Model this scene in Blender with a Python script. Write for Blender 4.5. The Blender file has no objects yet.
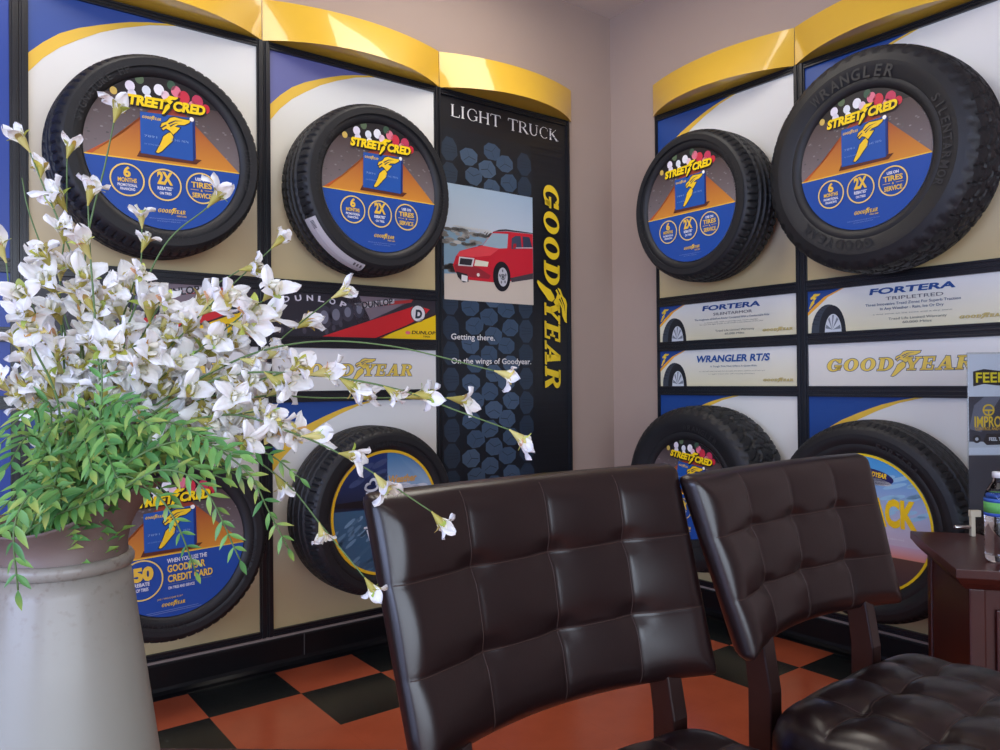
import bpy, bmesh, math, random
import numpy as np
from mathutils import Vector, Matrix, geometry, noise
random.seed(7)
PI=math.pi
scene=bpy.context.scene
C=scene.collection

# ------------------------------------------------------------------ camera
F=Vector((0.60496013,0.796213,0.00825236)); R2=Vector((0.79625231,-0.60489452,-0.0092126)); U2=Vector((0.00234338,-0.01214422,0.99992351))
CP=Vector((-2.8411,-2.7845,1.053)); FPX=772.96
cam=bpy.data.cameras.new('camera'); co=bpy.data.objects.new('camera',cam); C.objects.link(co)
cam.sensor_width=36; cam.lens=FPX/1000*36; cam.clip_start=.02
co.matrix_world=Matrix(((R2.x,U2.x,-F.x,CP.x),(R2.y,U2.y,-F.y,CP.y),(R2.z,U2.z,-F.z,CP.z),(0,0,0,1)))
scene.camera=co
def pt(u,v,t):
    return CP+(F+R2*((u-500)/FPX)-U2*((v-375)/FPX))*t

# ------------------------------------------------------------------ materials
def lin(c):
    return tuple(((x/255)/12.92 if x/255<=.04045 else ((x/255+.055)/1.055)**2.4) for x in c)
def mat(name,rgb,rough=.5,metal=0,coat=0,bump=0,bscale=50,var=0,vscale=4,trans=0,alpha=1,sss=0,coat_rough=.1,spec=.5):
    m=bpy.data.materials.new(name); m.use_nodes=True; nt=m.node_tree; b=nt.nodes['Principled BSDF']
    c=lin(rgb); b.inputs['Base Color'].default_value=(*c,1); b.inputs['Roughness'].default_value=rough
    b.inputs['Metallic'].default_value=metal; b.inputs['Coat Weight'].default_value=coat; b.inputs['Coat Roughness'].default_value=coat_rough
    b.inputs['Transmission Weight'].default_value=trans; b.inputs['Alpha'].default_value=alpha; b.inputs['Specular IOR Level'].default_value=spec
    tc=nt.nodes.new('ShaderNodeTexCoord')
    if var:
        n=nt.nodes.new('ShaderNodeTexNoise'); n.inputs['Scale'].default_value=vscale; n.inputs['Detail'].default_value=5
        nt.links.new(tc.outputs['Object'],n.inputs['Vector'])
        mx=nt.nodes.new('ShaderNodeMix'); mx.data_type='RGBA'
        mx.inputs[6].default_value=(*[x*(1-var) for x in c],1); mx.inputs[7].default_value=(*[min(1,x*(1+var)) for x in c],1)
        nt.links.new(n.outputs[0],mx.inputs[0]); nt.links.new(mx.outputs[2],b.inputs['Base Color'])
    if bump:
        n=nt.nodes.new('ShaderNodeTexNoise'); n.inputs['Scale'].default_value=bscale; n.inputs['Detail'].default_value=4
        nt.links.new(tc.outputs['Object'],n.inputs['Vector'])
        bp=nt.nodes.new('ShaderNodeBump'); bp.inputs['Strength'].default_value=bump; bp.inputs['Distance'].default_value=.002
        nt.links.new(n.outputs[0],bp.inputs['Height']); nt.links.new(bp.outputs[0],b.inputs['Normal'])
    return m
def attr_mat(name,rough,coat=0,trl=0):
    m=bpy.data.materials.new(name); m.use_nodes=True; nt=m.node_tree; b=nt.nodes['Principled BSDF']
    a=nt.nodes.new('ShaderNodeAttribute'); a.attribute_name='Col'
    nt.links.new(a.outputs['Color'],b.inputs['Base Color']); b.inputs['Roughness'].default_value=rough; b.inputs['Coat Weight'].default_value=coat
    if trl:
        t=nt.nodes.new('ShaderNodeBsdfTranslucent'); nt.links.new(a.outputs['Color'],t.inputs['Color'])
        mx=nt.nodes.new('ShaderNodeMixShader'); mx.inputs[0].default_value=trl
        nt.links.new(b.outputs[0],mx.inputs[1]); nt.links.new(t.outputs[0],mx.inputs[2]); nt.links.new(mx.outputs[0],nt.nodes['Material Output'].inputs[0])
    return m
M_print=attr_mat('printed_board',.38)
M_wall=mat('taupe_painted_wall',(166,148,136),.75,bump=.15,bscale=300,var=.03)
M_wall.node_tree.nodes['Principled BSDF'].inputs['Specular IOR Level'].default_value=.25
M_ceil=mat('ceiling_paint',(205,197,190),.9,bump=.2,bscale=200)
M_base=mat('black_rubber_cove_base',(13,13,15),.38,bump=.1,bscale=60,spec=.3)
M_frame=mat('black_anodised_frame',(20,23,29),.33,coat=.1)
M_frame2=mat('black_frame_highlight_edge',(46,50,58),.28)
M_yellow=mat('glossy_yellow_plastic',(222,178,52),.3,coat=1,coat_rough=.05,var=.02)
M_rubber=mat('black_tire_rubber',(31,32,34),.5,bump=.25,bscale=220,var=.12,vscale=9,spec=.4)
M_rubber2=mat('raised_rubber_lettering',(35,36,38),.45)
M_leather=mat('dark_brown_bonded_leather',(26,13,13),.32,coat=.2,coat_rough=.18,bump=.06,bscale=220,var=.12,vscale=12)
M_thread=mat('dark_seam_thread',(62,44,38),.5)
M_wood=mat('dark_stained_wood',(32,15,12),.32,coat=.3,coat_rough=.15,var=.25,vscale=6)
M_cherry=mat('cherry_stained_wood',(62,24,18),.36,coat=.12,coat_rough=.15,var=.3,vscale=8,spec=.35)
M_paper=attr_mat('paper_label',.6)
M_chrome=mat('brushed_chrome',(200,200,198),.25,metal=1)
M_petal=attr_mat('white_silk_petal',.6,trl=.3)
M_calyx=attr_mat('olive_yellow_calyx',.6,trl=.2)
M_leaf=attr_mat('green_plastic_leaf',.42,trl=.22)
M_stem=mat('green_plastic_stem',(84,112,62),.5,var=.2,vscale=30)
def glass(name,col,ior,rough=0):
    m=bpy.data.materials.new(name); m.use_nodes=True; b=m.node_tree.nodes['Principled BSDF']
    b.inputs['Base Color'].default_value=(*col,1); b.inputs['Transmission Weight'].default_value=1; b.inputs['IOR'].default_value=ior; b.inputs['Roughness'].default_value=rough
    return m
M_pet=glass('clear_bottle_plastic',(.97,.99,1),1.15,.03)
M_water=glass('water',(.97,.99,1),1.33)
def thin_clear(name,rough=.05):
    m=bpy.data.materials.new(name); m.use_nodes=True; nt=m.node_tree
    nt.nodes.remove(nt.nodes['Principled BSDF']); g=nt.nodes.new('ShaderNodeBsdfGlossy'); g.inputs['Roughness'].default_value=rough
    t=nt.nodes.new('ShaderNodeBsdfTransparent'); t.inputs[0].default_value=(.93,.95,.96,1); fr=nt.nodes.new('ShaderNodeFresnel'); fr.inputs[0].default_value=1.49
    mx=nt.nodes.new('ShaderNodeMixShader'); nt.links.new(fr.outputs[0],mx.inputs[0]); nt.links.new(t.outputs[0],mx.inputs[1]); nt.links.new(g.outputs[0],mx.inputs[2])
    nt.links.new(mx.outputs[0],nt.nodes['Material Output'].inputs[0]); return m
M_acr=thin_clear('clear_acrylic'); M_pane=thin_clear('window_glass',.02)
# pitcher: whitewashed zinc with a browner tone around the neck
def pitcher_mat():
    m=mat('whitewashed_zinc',(150,147,137),.42,metal=0,bump=.08,bscale=90); nt=m.node_tree; b=nt.nodes['Principled BSDF']; b.inputs['Coat Weight'].default_value=.15
    tc=nt.nodes.new('ShaderNodeTexCoord'); n=nt.nodes.new('ShaderNodeTexNoise'); n.inputs['Scale'].default_value=14; n.inputs['Detail'].default_value=8
    nt.links.new(tc.outputs['Object'],n.inputs['Vector'])
    sp=nt.nodes.new('ShaderNodeSeparateXYZ'); nt.links.new(tc.outputs['Object'],sp.inputs[0])
    # mottled brown tone, stronger up toward the neck ring
    mr=nt.nodes.new('ShaderNodeMapRange'); mr.inputs[1].default_value=.15; mr.inputs[2].default_value=.245; mr.inputs[3].default_value=0; mr.inputs[4].default_value=.55
    nt.links.new(sp.outputs['Z'],mr.inputs[0])
    n2=nt.nodes.new('ShaderNodeTexNoise'); n2.inputs['Scale'].default_value=120; n2.inputs['Detail'].default_value=6
    nt.links.new(tc.outputs['Object'],n2.inputs['Vector'])
    ml=nt.nodes.new('ShaderNodeMath'); ml.operation='MULTIPLY'; nt.links.new(mr.outputs[0],ml.inputs[0]); nt.links.new(n.outputs[0],ml.inputs[1])
    cr=nt.nodes.new('ShaderNodeMapRange'); cr.inputs[1].default_value=.55; cr.inputs[2].default_value=.75; nt.links.new(n2.outputs[0],cr.inputs[0])
    ad=nt.nodes.new('ShaderNodeMath'); ad.operation='MULTIPLY_ADD'; nt.links.new(cr.outputs[0],ad.inputs[0]); nt.links.new(mr.outputs[0],ad.inputs[1]); nt.links.new(ml.outputs[0],ad.inputs[2]); ad.use_clamp=True
    mx=nt.nodes.new('ShaderNodeMix'); mx.data_type='RGBA'; mx.inputs[6].default_value=(*lin((152,149,139)),1); mx.inputs[7].default_value=(*lin((112,94,82)),1)
    nt.links.new(ad.outputs[0],mx.inputs[0]); nt.links.new(mx.outputs[2],b.inputs['Base Color']); return m
M_pitch=pitcher_mat()
M_neck=mat('brown_zinc_neck',(112,94,86),.5,var=.25,vscale=18,bump=.1,bscale=60)  # neck in a darker, browner tone than the body
TX,TY,T=-1.7938,-.2742,.3048
def floor_mat():
    m=mat('checker_vinyl_tile',(150,62,38),.22,coat=.3,coat_rough=.15); nt=m.node_tree; b=nt.nodes['Principled BSDF']
    g=nt.nodes.new('ShaderNodeNewGeometry'); s=nt.nodes.new('ShaderNodeSeparateXYZ'); nt.links.new(g.outputs['Position'],s.inputs[0])
    def mth(op,a,bb=None,c=None):
        n=nt.nodes.new('ShaderNodeMath'); n.operation=op
        for i,x in enumerate((a,bb,c)):
            if x is None: continue
            if isinstance(x,(int,float)): n.inputs[i].default_value=x
            else: nt.links.new(x,n.inputs[i])
        return n.outputs[0]
    fx=mth('DIVIDE',mth('SUBTRACT',s.outputs[0],TX),T); fy=mth('DIVIDE',mth('SUBTRACT',s.outputs[1],TY),T)
    k=mth('FLOOR',fx); j=mth('FLOOR',fy)
    par=mth('FLOORED_MODULO',mth('ADD',k,j),2); border=mth('MAXIMUM',mth('GREATER_THAN',j,-1.5),mth('GREATER_THAN',k,3.5))
    blk=mth('MULTIPLY',mth('GREATER_THAN',par,.5),border)
    n1=nt.nodes.new('ShaderNodeTexNoise'); n1.inputs['Scale'].default_value=120; n1.inputs['Detail'].default_value=3; nt.links.new(g.outputs['Position'],n1.inputs['Vector'])
    n2=nt.nodes.new('ShaderNodeTexNoise'); n2.inputs['Scale'].default_value=9; n2.inputs['Detail'].default_value=4; nt.links.new(g.outputs['Position'],n2.inputs['Vector'])
    v=nt.nodes.new('ShaderNodeMapRange'); v.inputs[1].default_value=.56; v.inputs[2].default_value=.68; nt.links.new(n1.outputs[0],v.inputs[0])
    def mix(f,a,c):
        n=nt.nodes.new('ShaderNodeMix'); n.data_type='RGBA'; nt.links.new(f,n.inputs[0])
        for i,x in ((6,a),(7,c)):
            if isinstance(x,tuple): n.inputs[i].default_value=(*lin(x),1)
            else: nt.links.new(x,n.inputs[i])
        return n.outputs[2]
    black=mix(v.outputs[0],(15,19,19),(74,78,70)); red=mix(n2.outputs[0],(160,74,46),(186,92,58))
    col=mix(blk,red,black)
    ex=mth('FRACT',fx); ey=mth('FRACT',fy)
    edge=mth('MINIMUM',mth('MINIMUM',ex,mth('SUBTRACT',1,ex)),mth('MINIMUM',ey,mth('SUBTRACT',1,ey)))
    e=mth('MULTIPLY',mth('LESS_THAN',edge,.003),.15)
    nt.links.new(mix(e,col,(50,24,18)),b.inputs['Base Color']); return m
M_floor=floor_mat()
def emis(name,col,st):
    m=bpy.data.materials.new(name); m.use_nodes=True; nt=m.node_tree; b=nt.nodes['Principled BSDF']
    b.inputs['Emission Color'].default_value=(*col,1); b.inputs['Emission Strength'].default_value=st; return m

# ------------------------------------------------------------------ object helpers
def link(name,me,material=None,parent=None,mw=None,smooth=False):
    o=bpy.data.objects.new(name,me); C.objects.link(o)
    if material is not None and me is not None and not me.materials: me.materials.append(material)
    if parent is not None: o.parent=parent
    if mw is not None: o.matrix_local=mw
    if smooth: me.polygons.foreach_set('use_smooth',[True]*len(me.polygons))
    return o
def tag(o,label,cat,group=None):
    o['label']=label; o['category']=cat
    if group: o['group']=group
    return o
def struct(o): o['kind']='structure'; return o
def empty(name,mw): 
    o=bpy.data.objects.new(name,None); C.objects.link(o); o.matrix_world=mw; o.empty_display_size=.05; return o
class MB:
    def __init__(s): s.v=[]; s.f=[]; s.c=[]; s.m=[]
    def add(s,vs,fs,col=None,mi=0):
        n=len(s.v); s.v+= [tuple(x) for x in vs]
        for f in fs: s.f.append([n+i for i in f]); s.c.append(col); s.m.append(mi)
    def box(s,x0,x1,y0,y1,z0,z1,col=None,mi=0):
        s.add([(x0,y0,z0),(x1,y0,z0),(x1,y1,z0),(x0,y1,z0),(x0,y0,z1),(x1,y0,z1),(x1,y1,z1),(x0,y1,z1)],
              [(0,3,2,1),(4,5,6,7),(0,1,5,4),(1,2,6,5),(2,3,7,6),(3,0,4,7)],col,mi)
    def loft(s,rings,cap=True,closed=True,col=None,mi=0):
        n=len(rings[0]); vs=[p for r in rings for p in r]; fs=[]
        for i in range(len(rings)-1):
            for j in range(n if closed else n-1):
                a=i*n+j; b=i*n+(j+1)%n; fs.append((a,b,b+n,a+n))
        if cap and closed: fs.append(tuple(range(n))[::-1]); fs.append(tuple(range(len(vs)-n,len(vs))))
        s.add(vs,fs,col,mi)
    def lathe(s,prof,n=48,cap=True,**k):
        s.loft([[(r*math.cos(2*PI*i/n),r*math.sin(2*PI*i/n),z) for i in range(n)] for r,z in prof],cap,**k)
    def tube(s,pts,rad,n=6,**k):
        pts=[Vector(p) for p in pts]; rings=[]; up=Vector((.3,.2,1)).normalized()
        for i,p in enumerate(pts):
            d=(pts[min(i+1,len(pts)-1)]-pts[max(i-1,0)]).normalized(); a=d.cross(up)
            if a.length<1e-3: a=d.cross(Vector((1,0,0)))
            a.normalize(); b=d.cross(a); r=rad(i/(len(pts)-1)) if callable(rad) else rad
            rings.append([p+a*(r*math.cos(2*PI*j/n))+b*(r*math.sin(2*PI*j/n)) for j in range(n)])
        s.loft(rings,True,**k)
    def mesh(s,name,mats=None,bevel=0,smooth=False):
        me=bpy.data.meshes.new(name); me.from_pydata(s.v,[],s.f)
        if any(c is not None for c in s.c):
            at=me.color_attributes.new('Col','FLOAT_COLOR','CORNER'); buf=[]
            for f,c in zip(s.f,s.c):
                if c is None: c=(.5,.5,.5)
                if callable(c):
                    for i in f: buf+= [*c(s.v[i]),1]
                else: buf+= [*c,1]*len(f)
            at.data.foreach_set('color',buf)
        if mats:
            for m in mats: me.materials.append(m)
        me.polygons.foreach_set('material_index',s.m)
        if smooth: me.polygons.foreach_set('use_smooth',[True]*len(me.polygons))
        me.update()
        if bevel:
            bm=bmesh.new(); bm.from_mesh(me); bmesh.ops.bevel(bm,geom=[e for e in bm.edges if e.is_manifold and e.calc_face_angle(0)>.5],offset=bevel,segments=2,affect='EDGES',profile=.6)
            bm.to_mesh(me); bm.free()
        return me
    def build(s,name,material,parent=None,mw=None,smooth=False,bevel=0):
        me=s.mesh(name,material if isinstance(material,(list,tuple)) else [material],bevel,smooth)
        return link(name,me,None,parent,mw)
def wallM(w,s,z,n=0):
    if w=='A': return Matrix(((1,0,0,s),(0,0,-1,-n),(0,1,0,z),(0,0,0,1)))
    return Matrix(((0,0,-1,-n),(-1,0,0,-s),(0,1,0,z),(0,0,0,1)))

# ------------------------------------------------------------------ 2D print engine
_tc={}
def text_tris(s,bold=0.0):
    key=(s,bold)
    if key in _tc: return _tc[key]
    cu=bpy.data.curves.new('t','FONT'); cu.body=s; cu.size=1; cu.offset=bold; cu.resolution_u=3; cu.fill_mode='FRONT'
    o=bpy.data.objects.new('t',cu); C.objects.link(o); dg=bpy.context.evaluated_depsgraph_get(); dg.update()
    me=o.evaluated_get(dg).to_mesh(); v=[(p.co.x,p.co.y) for p in me.vertices]; f=[[v[i] for i in p.vertices] for p in me.polygons]
    o.evaluated_get(dg).to_mesh_clear(); bpy.data.objects.remove(o); bpy.data.curves.remove(cu)
    if not f: _tc[key]=([],0,0,0,1); return _tc[key]
    xs=[p[0] for p in v]; ys=[p[1] for p in v]
    _tc[key]=(f,min(xs),max(xs),min(ys),max(ys)); return _tc[key]
def offs(poly,d):
    n=len(poly); A=sum(poly[i][0]*poly[(i+1)%n][1]-poly[(i+1)%n][0]*poly[i][1] for i in range(n)); sg=1 if A>0 else -1; out=[]
    for i in range(n):
        p0,p1,p2=Vector(poly[i-1]),Vector(poly[i]),Vector(poly[(i+1)%n])
        a=(p1-p0); b=(p2-p1)
        if a.length<1e-9 or b.length<1e-9: out.append(tuple(p1)); continue
        a.normalize(); b.normalize(); na=Vector((a.y,-a.x))*sg; nb=Vector((b.y,-b.x))*sg; m=na+nb
        if m.length<.3: m=na*1.0; k=1
        else: m.normalize(); k=min(2,1/max(.4,m.dot(na)))
        out.append(tuple(p1+m*(d*k)))
    return out
class Print:
    """flat artwork in (x,y), collected in thin ink layers"""
    def __init__(s,clip=None): s.p=[]; s.L=0; s.clip=clip
    def layer(s): s.L+=1
    def _put(s,tri,col,sub=None):
        if s.clip:
            cx,cy,r=s.clip
            if all((x-cx)**2+(y-cy)**2<=r*r*.999 for x,y in tri): s.p.append((tri,col,s.L)); return
            N=72
            for i in range(N):
                a0=2*PI*i/N; a1=2*PI*(i+1)/N; p=(cx+r*math.cos(a0),cy+r*math.sin(a0)); q=(cx+r*math.cos(a1),cy+r*math.sin(a1)); out=[]
                f=lambda t:(q[0]-p[0])*(t[1]-p[1])-(q[1]-p[1])*(t[0]-p[0])
                for k in range(len(tri)):
                    A,B=tri[k],tri[(k+1)%len(tri)]; fa,fb=f(A),f(B)
                    if fa>=0: out.append(A)
                    if (fa>=0)!=(fb>=0): t=fa/(fa-fb); out.append((A[0]+(B[0]-A[0])*t,A[1]+(B[1]-A[1])*t))
                tri=out
                if len(tri)<3: return
        s.p.append((tri,col,s.L))
    def poly(s,pts,col):
        if not callable(col): col=lin(col)
        tr=geometry.tessellate_polygon([[Vector((x,y,0)) for x,y in pts]])
        for t in tr: s._put([tuple(pts[i]) for i in t],col)
    def rect(s,x0,y0,x1,y1,col,ny=1):
        for i in range(ny):
            a=y0+(y1-y0)*i/ny; b=y0+(y1-y0)*(i+1)/ny; s.poly([(x0,a),(x1,a),(x1,b),(x0,b)],col)
    def ell(s,cx,cy,rx,ry,col,n=32,rot=0):
        c,d=math.cos(rot),math.sin(rot)
        s.poly([(cx+rx*math.cos(2*PI*i/n)*c-ry*math.sin(2*PI*i/n)*d,cy+rx*math.cos(2*PI*i/n)*d+ry*math.sin(2*PI*i/n)*c) for i in range(n)],col)
    def ring(s,cx,cy,r0,r1,col,n=40):
        for i in range(n):
            a,b=2*PI*i/n,2*PI*(i+1)/n
            s.poly([(cx+r0*math.cos(a),cy+r0*math.sin(a)),(cx+r1*math.cos(a),cy+r1*math.sin(a)),(cx+r1*math.cos(b),cy+r1*math.sin(b)),(cx+r0*math.cos(b),cy+r0*math.sin(b))],col)
    def text(s,t,x,y,w=None,h=None,col=(255,255,255),bold=.02,shear=0,align='l',rot=0,arc=None,ref=None):
        """w: full width, h: cap height"""
        f,x0,x1,y0,y1=text_tris(t,bold)
        if not f: return
        ch=.73; sy=(h or .01)/ch; sx=sy if w is None else w/(x1-x0)
        if h is None: sy=sx
        W=(x1-x0)*sx; ox={'l':0,'c':-W/2,'r':-W}[align]; c,d=math.cos(rot),math.sin(rot); cl=lin(col)
        for tri in f:
            o=[]
            for px,py in tri:
                qy=py*sy; qx=(px-x0)*sx+ox+qy*shear; o.append((x+qx*c-qy*d,y+qx*d+qy*c))
            s._put(o,cl)
    def shapes(s,polys,x,y,w,h,col,out=0,rot=0,shear=0):
        c,d=math.cos(rot),math.sin(rot)
        for p in polys:
            q=[]
            for px,py in p:
                a=px*w+py*h*shear; b=py*h; q.append((x+a*c-b*d,y+a*d+b*c))
            if out: q=offs(q,out)
            s.poly(q,col)
    def build(s,name,parent,mw,eps=.00035,material=None):
        mb=MB()
        for tri,col,L in s.p:
            A=sum(tri[i][0]*tri[(i+1)%len(tri)][1]-tri[(i+1)%len(tri)][0]*tri[i][1] for i in range(len(tri)))
            if abs(A)<1e-12: continue
            if A<0: tri=tri[::-1]
            mb.add([(x,y,eps*(L+1)) for x,y in tri],[tuple(range(len(tri)))],col)
        return mb.build(name,material or M_print,parent,mw)
def grad(c0,c1,y0,y1,ax=1):
    a,b=lin(c0),lin(c1)
    def g(v):
        t=min(1,max(0,(v[ax]-y0)/(y1-y0))); return tuple(a[i]+(b[i]-a[i])*t for i in range(3))
    return g
# winged-foot emblem, unit box
FOOT=[[(0,.02),(.06,0),(.16,.06),(.34,.24),(.47,.36),(.50,.48),(.43,.57),(.36,.55),(.22,.44),(.15,.28)],
 [(.40,.62),(.50,.53),(.60,.62),(.70,.73),(.55,.74),(.64,.80),(.82,.82),(.97,.90),(1.0,.97),(.84,.965),(.70,.97),(.55,.985),(.42,.94),(.34,.84),(.19,.77),(.15,.68),(.22,.60),(.30,.66)]]
FOOTL=[[(.14,.66),(.30,.76),(.33,.74),(.17,.63)],[(.36,.80),(.56,.90),(.80,.92),(.57,.875),(.39,.77)],[(.40,.74),(.50,.80),(.66,.86),(.52,.78),(.43,.71)]]
def arcpoly(cx,cy,rx,ry,tx_,ty_,a0,a1,n=14):
    o=[(cx+rx*math.cos(math.radians(a0+(a1-a0)*i/n)),cy+ry*math.sin(math.radians(a0+(a1-a0)*i/n))) for i in range(n+1)]
    i_=[(cx+(rx-tx_)*math.cos(math.radians(a1+(a0-a1)*i/n)),cy+(ry-ty_)*math.sin(math.radians(a1+(a0-a1)*i/n))) for i in range(n+1)]
    return o+i_
def rc(x0,y0,x1,y1): return [(x0,y0),(x1,y0),(x1,y1),(x0,y1)]
GL={'G':[arcpoly(.5,.5,.5,.5,.3,.12,42,190),arcpoly(.5,.5,.5,.5,.3,.12,189,345),rc(.52,.36,1.02,.5),rc(.72,.1,.96,.45),rc(.74,.66,.94,.98)],
'O':[arcpoly(.5,.5,.5,.5,.3,.12,0,180),arcpoly(.5,.5,.5,.5,.3,.12,180,360)],
'D':[rc(0,0,.5,.12),rc(0,.88,.5,1),rc(.1,.05,.4,.95),arcpoly(.45,.5,.55,.5,.3,.12,-92,92)],
'Y':[rc(-.04,.88,.46,1),rc(.6,.88,1.04,1),[(.04,.9),(.34,.9),(.62,.45),(.32,.38)],[(.72,.9),(.92,.9),(.62,.38),(.5,.48)],rc(.34,.05,.64,.46),rc(.2,0,.8,.12)],
'E':[rc(0,0,.95,.12),rc(0,.88,.95,1),rc(.1,.05,.42,.95),rc(.38,.44,.74,.56),rc(.8,.05,.95,.34),rc(.8,.66,.95,.95),rc(.64,.34,.76,.66)],
'A':[rc(-.06,0,.36,.12),rc(.5,0,1.08,.12),[(.06,.05),(.22,.05),(.56,.8),(.46,1)],[(.62,.05),(.96,.05),(.7,1),(.42,1)],rc(.3,.28,.74,.4)],
'R':[rc(0,0,.48,.12),rc(0,.88,.5,1),rc(.1,.05,.4,.95),arcpoly(.48,.74,.44,.26,.26,.1,-90,90),rc(.36,.48,.5,.6),[(.44,.52),(.7,.52),(1.0,.12),(1.06,.0),(.74,0)]]}
def goodyear(P,x,y,w,h,fill=(232,196,20),edge=(40,60,100),out=None,rot=0,foot=True):
    """wordmark whose letters span w, height h; rot about (x,y)"""
    if out is None: out=h*.07
    lay=[('G',0,.122),('O',.128,.118),('O',.252,.118),('D',.376,.118),('Y',.56,.11),('E',.668,.095),('A',.768,.112),('R',.885,.112)]
    c,d=math.cos(rot),math.sin(rot)
    for ps in ((edge,out),(fill,0)):
        if ps[0] is not None:
            P.layer()
            for ch,lx,lw in lay:
                P.shapes(GL[ch],x+lx*w*c,y+lx*w*d,lw*w*.9,h,ps[0],ps[1],rot,.22)
            if foot: P.shapes(FOOT,x+(.475*w)*c+.45*h*d,y+(.475*w)*d-.45*h*c,.2*w,h*1.95,ps[0],ps[1],rot)
    if foot and edge is not None:
        P.layer(); P.shapes(FOOTL,x+(.475*w)*c+.45*h*d,y+(.475*w)*d-.45*h*c,.2*w,h*1.95,edge,0,rot)

# ------------------------------------------------------------------ room
X0,Y0,ZC=-6.4,-5.4,2.905
def slab(name,x0,x1,y0,y1,z0,z1,m): 
    b=MB(); b.box(x0,x1,y0,y1,z0,z1); return struct(b.build(name,m))
slab('floor',X0-.1,.12,Y0-.1,.12,-.1,0,M_floor)
slab('ceiling',X0-.1,.12,Y0-.1,.12,ZC,ZC+.1,M_ceil)
W0=.007
slab('wall_left',X0-.1,W0,W0,W0+.1,0,ZC,M_wall)
slab('wall_right',W0,W0+.1,Y0-.1,W0+.1,0,ZC,M_wall)
# wall behind the camera with storefront window, and the far left wall with a wide window
def wall_open(name,axis,pos,a0,a1,openings,m):
    b=MB()
    xs=sorted({a0,a1,*[v for o in openings for v in o[:2]]})
    for i in range(len(xs)-1):
        l,r=xs[i],xs[i+1]; op=[o for o in openings if o[0]<=l and o[1]>=r]
        segs=[(0,ZC)] if not op else [(0,op[0][2]),(op[0][3],ZC)]
        for z0,z1 in segs:
            if axis=='x': b.box(pos-.1,pos,l,r,z0,z1)
            else: b.box(l,r,pos-.1,pos,z0,z1)
    return struct(b.build(name,m))
WX=(-4.9,-1.3,.55,2.35); WY=(-5.4,-1.6,.55,2.35)
wall_open('wall_back','x',X0,Y0,W0,[WX],M_wall); wall_open('wall_front','y',Y0,X0,W0,[WY],M_wall)
M_alu=mat('aluminium_window_frame',(150,150,148),.4,metal=.8)
for n,(ax,pos,(a,b_,z0,z1)) in enumerate((('x',X0,WX),('y',Y0,WY))):
    fr=MB(); pn=MB()
    def bx(m,l,r,za,zb,d0,d1):
        if ax=='x': m.box(pos+d0,pos+d1,l,r,za,zb)
        else: m.box(l,r,pos+d0,pos+d1,za,zb)
    bx(fr,a,b_,z0,z0+.05,-.08,-.02); bx(fr,a,b_,z1-.05,z1,-.08,-.02)
    for i in range(4):
        x=a+(b_-a-.05)*i/3; bx(fr,x,x+.05,z0,z1,-.08,-.02)
    w=struct(fr.build('window_%d'%(n+1),M_alu)); bx(pn,a,b_,z0,z1,-.052,-.048); pn.build('pane',M_pane,w)
def baseboard(name,wall,s0,s1,seams):
    b=MB(); cov=[(0,.006),(.109,.006),(.109,.002)]
    prof=[(-W0,.109),(.003,.109),(.005,.104),(.005,.03),(.008,.018),(.018,.008),(.034,.002),(.036,0),(-W0,0)]
    b.loft([[(s,z,n) for n,z in prof] for s in (s0,s1)])
    for s in seams: b.box(s-.0012,s+.0012,.03,.109,.004,.0058,mi=1)
    return struct(b.build(name,[M_base,mat('seam_grey_'+name,(86,86,84),.5)],None,wallM(wall,0,0,0)))
baseboard('baseboard_left','A',X0,W0-.0,[-1.668,-3.2]); baseboard('baseboard_right','B',-W0,-Y0,[.86,2.3])

# ------------------------------------------------------------------ display frames + boards
w=.7188
PA=[(-3.32,-2.6037),(-2.5537,-1.8349),(-1.7849,-1.0661),(-1.0327,-.3122)]
PB=[(.3093,1.0281),(1.0756,1.7944)]
H1=(1.4425,2.2903);H2=(1.2324,1.3988);H3=(1.0233,1.1875);H4=(.147,.9816)
BN=-.004   # board face depth
def stile(mb,s0,s1,z0,z1):
    mb.box(s0,s1,z0,z1,-W0,.004)
    wd=s1-s0
    if wd>.03:
        mb.box(s0+.004,s0+.013,z0,z1,.004,.011); mb.box(s1-.013,s1-.004,z0,z1,.004,.011); mb.box(s0+wd/2-.004,s0+wd/2+.004,z0,z1,.004,.009)
    else: mb.box(s0+wd*.25,s1-wd*.25,z0,z1,.004,.010)
def rail(mb,s0,s1,z0,z1):
    mb.box(s0,s1,z0,z1,-W0,.003); h=z1-z0
    mb.box(s0,s1,z1-h*.2,z1,.003,.009); mb.box(s0,s1,z0,z0+h*.2,.003,.009); mb.box(s0,s1,z0+h*.42,z0+h*.56,.003,.007)
def frame(wall,s0,s1,l,r,rows,label):
    e=empty('display_frame',wallM(wall,(s0+s1)/2,.123,0)); I=e.matrix_world.inverted(); W=wallM(wall,0,0,0); L=I@W
    for a,b in ((l,s0),(s1,r)):
        m=MB(); stile(m,a,b,.123,2.316); m.build('stile',M_frame,e,L,bevel=.0008)
    zs=[.123]+[z for rw in rows for z in rw]+[2.316]
    for i in range(0,len(zs),2):
        m=MB(); rail(m,s0,s1,zs[i],zs[i+1]); m.build('rail',M_frame,e,L,bevel=.0008)
    return tag(e,label,'display frame')
R4=[H4,H3,H2,H1]
g=.0006
frame('A',*PA[0],-3.345,-2.5787-g,R4,'black metal display frame at the far left edge beside the blue board')
frame('A',*PA[1],-2.5787+g,-1.8099-g,R4,'black metal display frame behind the white flowers, second frame from the left')
frame('A',*PA[2],-1.8099+g,-1.0494-g,R4,'black metal display frame between the flowers and the light truck banner')
frame('A',*PA[3],-1.0494+g,-.289,[(.147,2.2903)],'black metal display frame around the tall light truck banner on the left wall')
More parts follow.
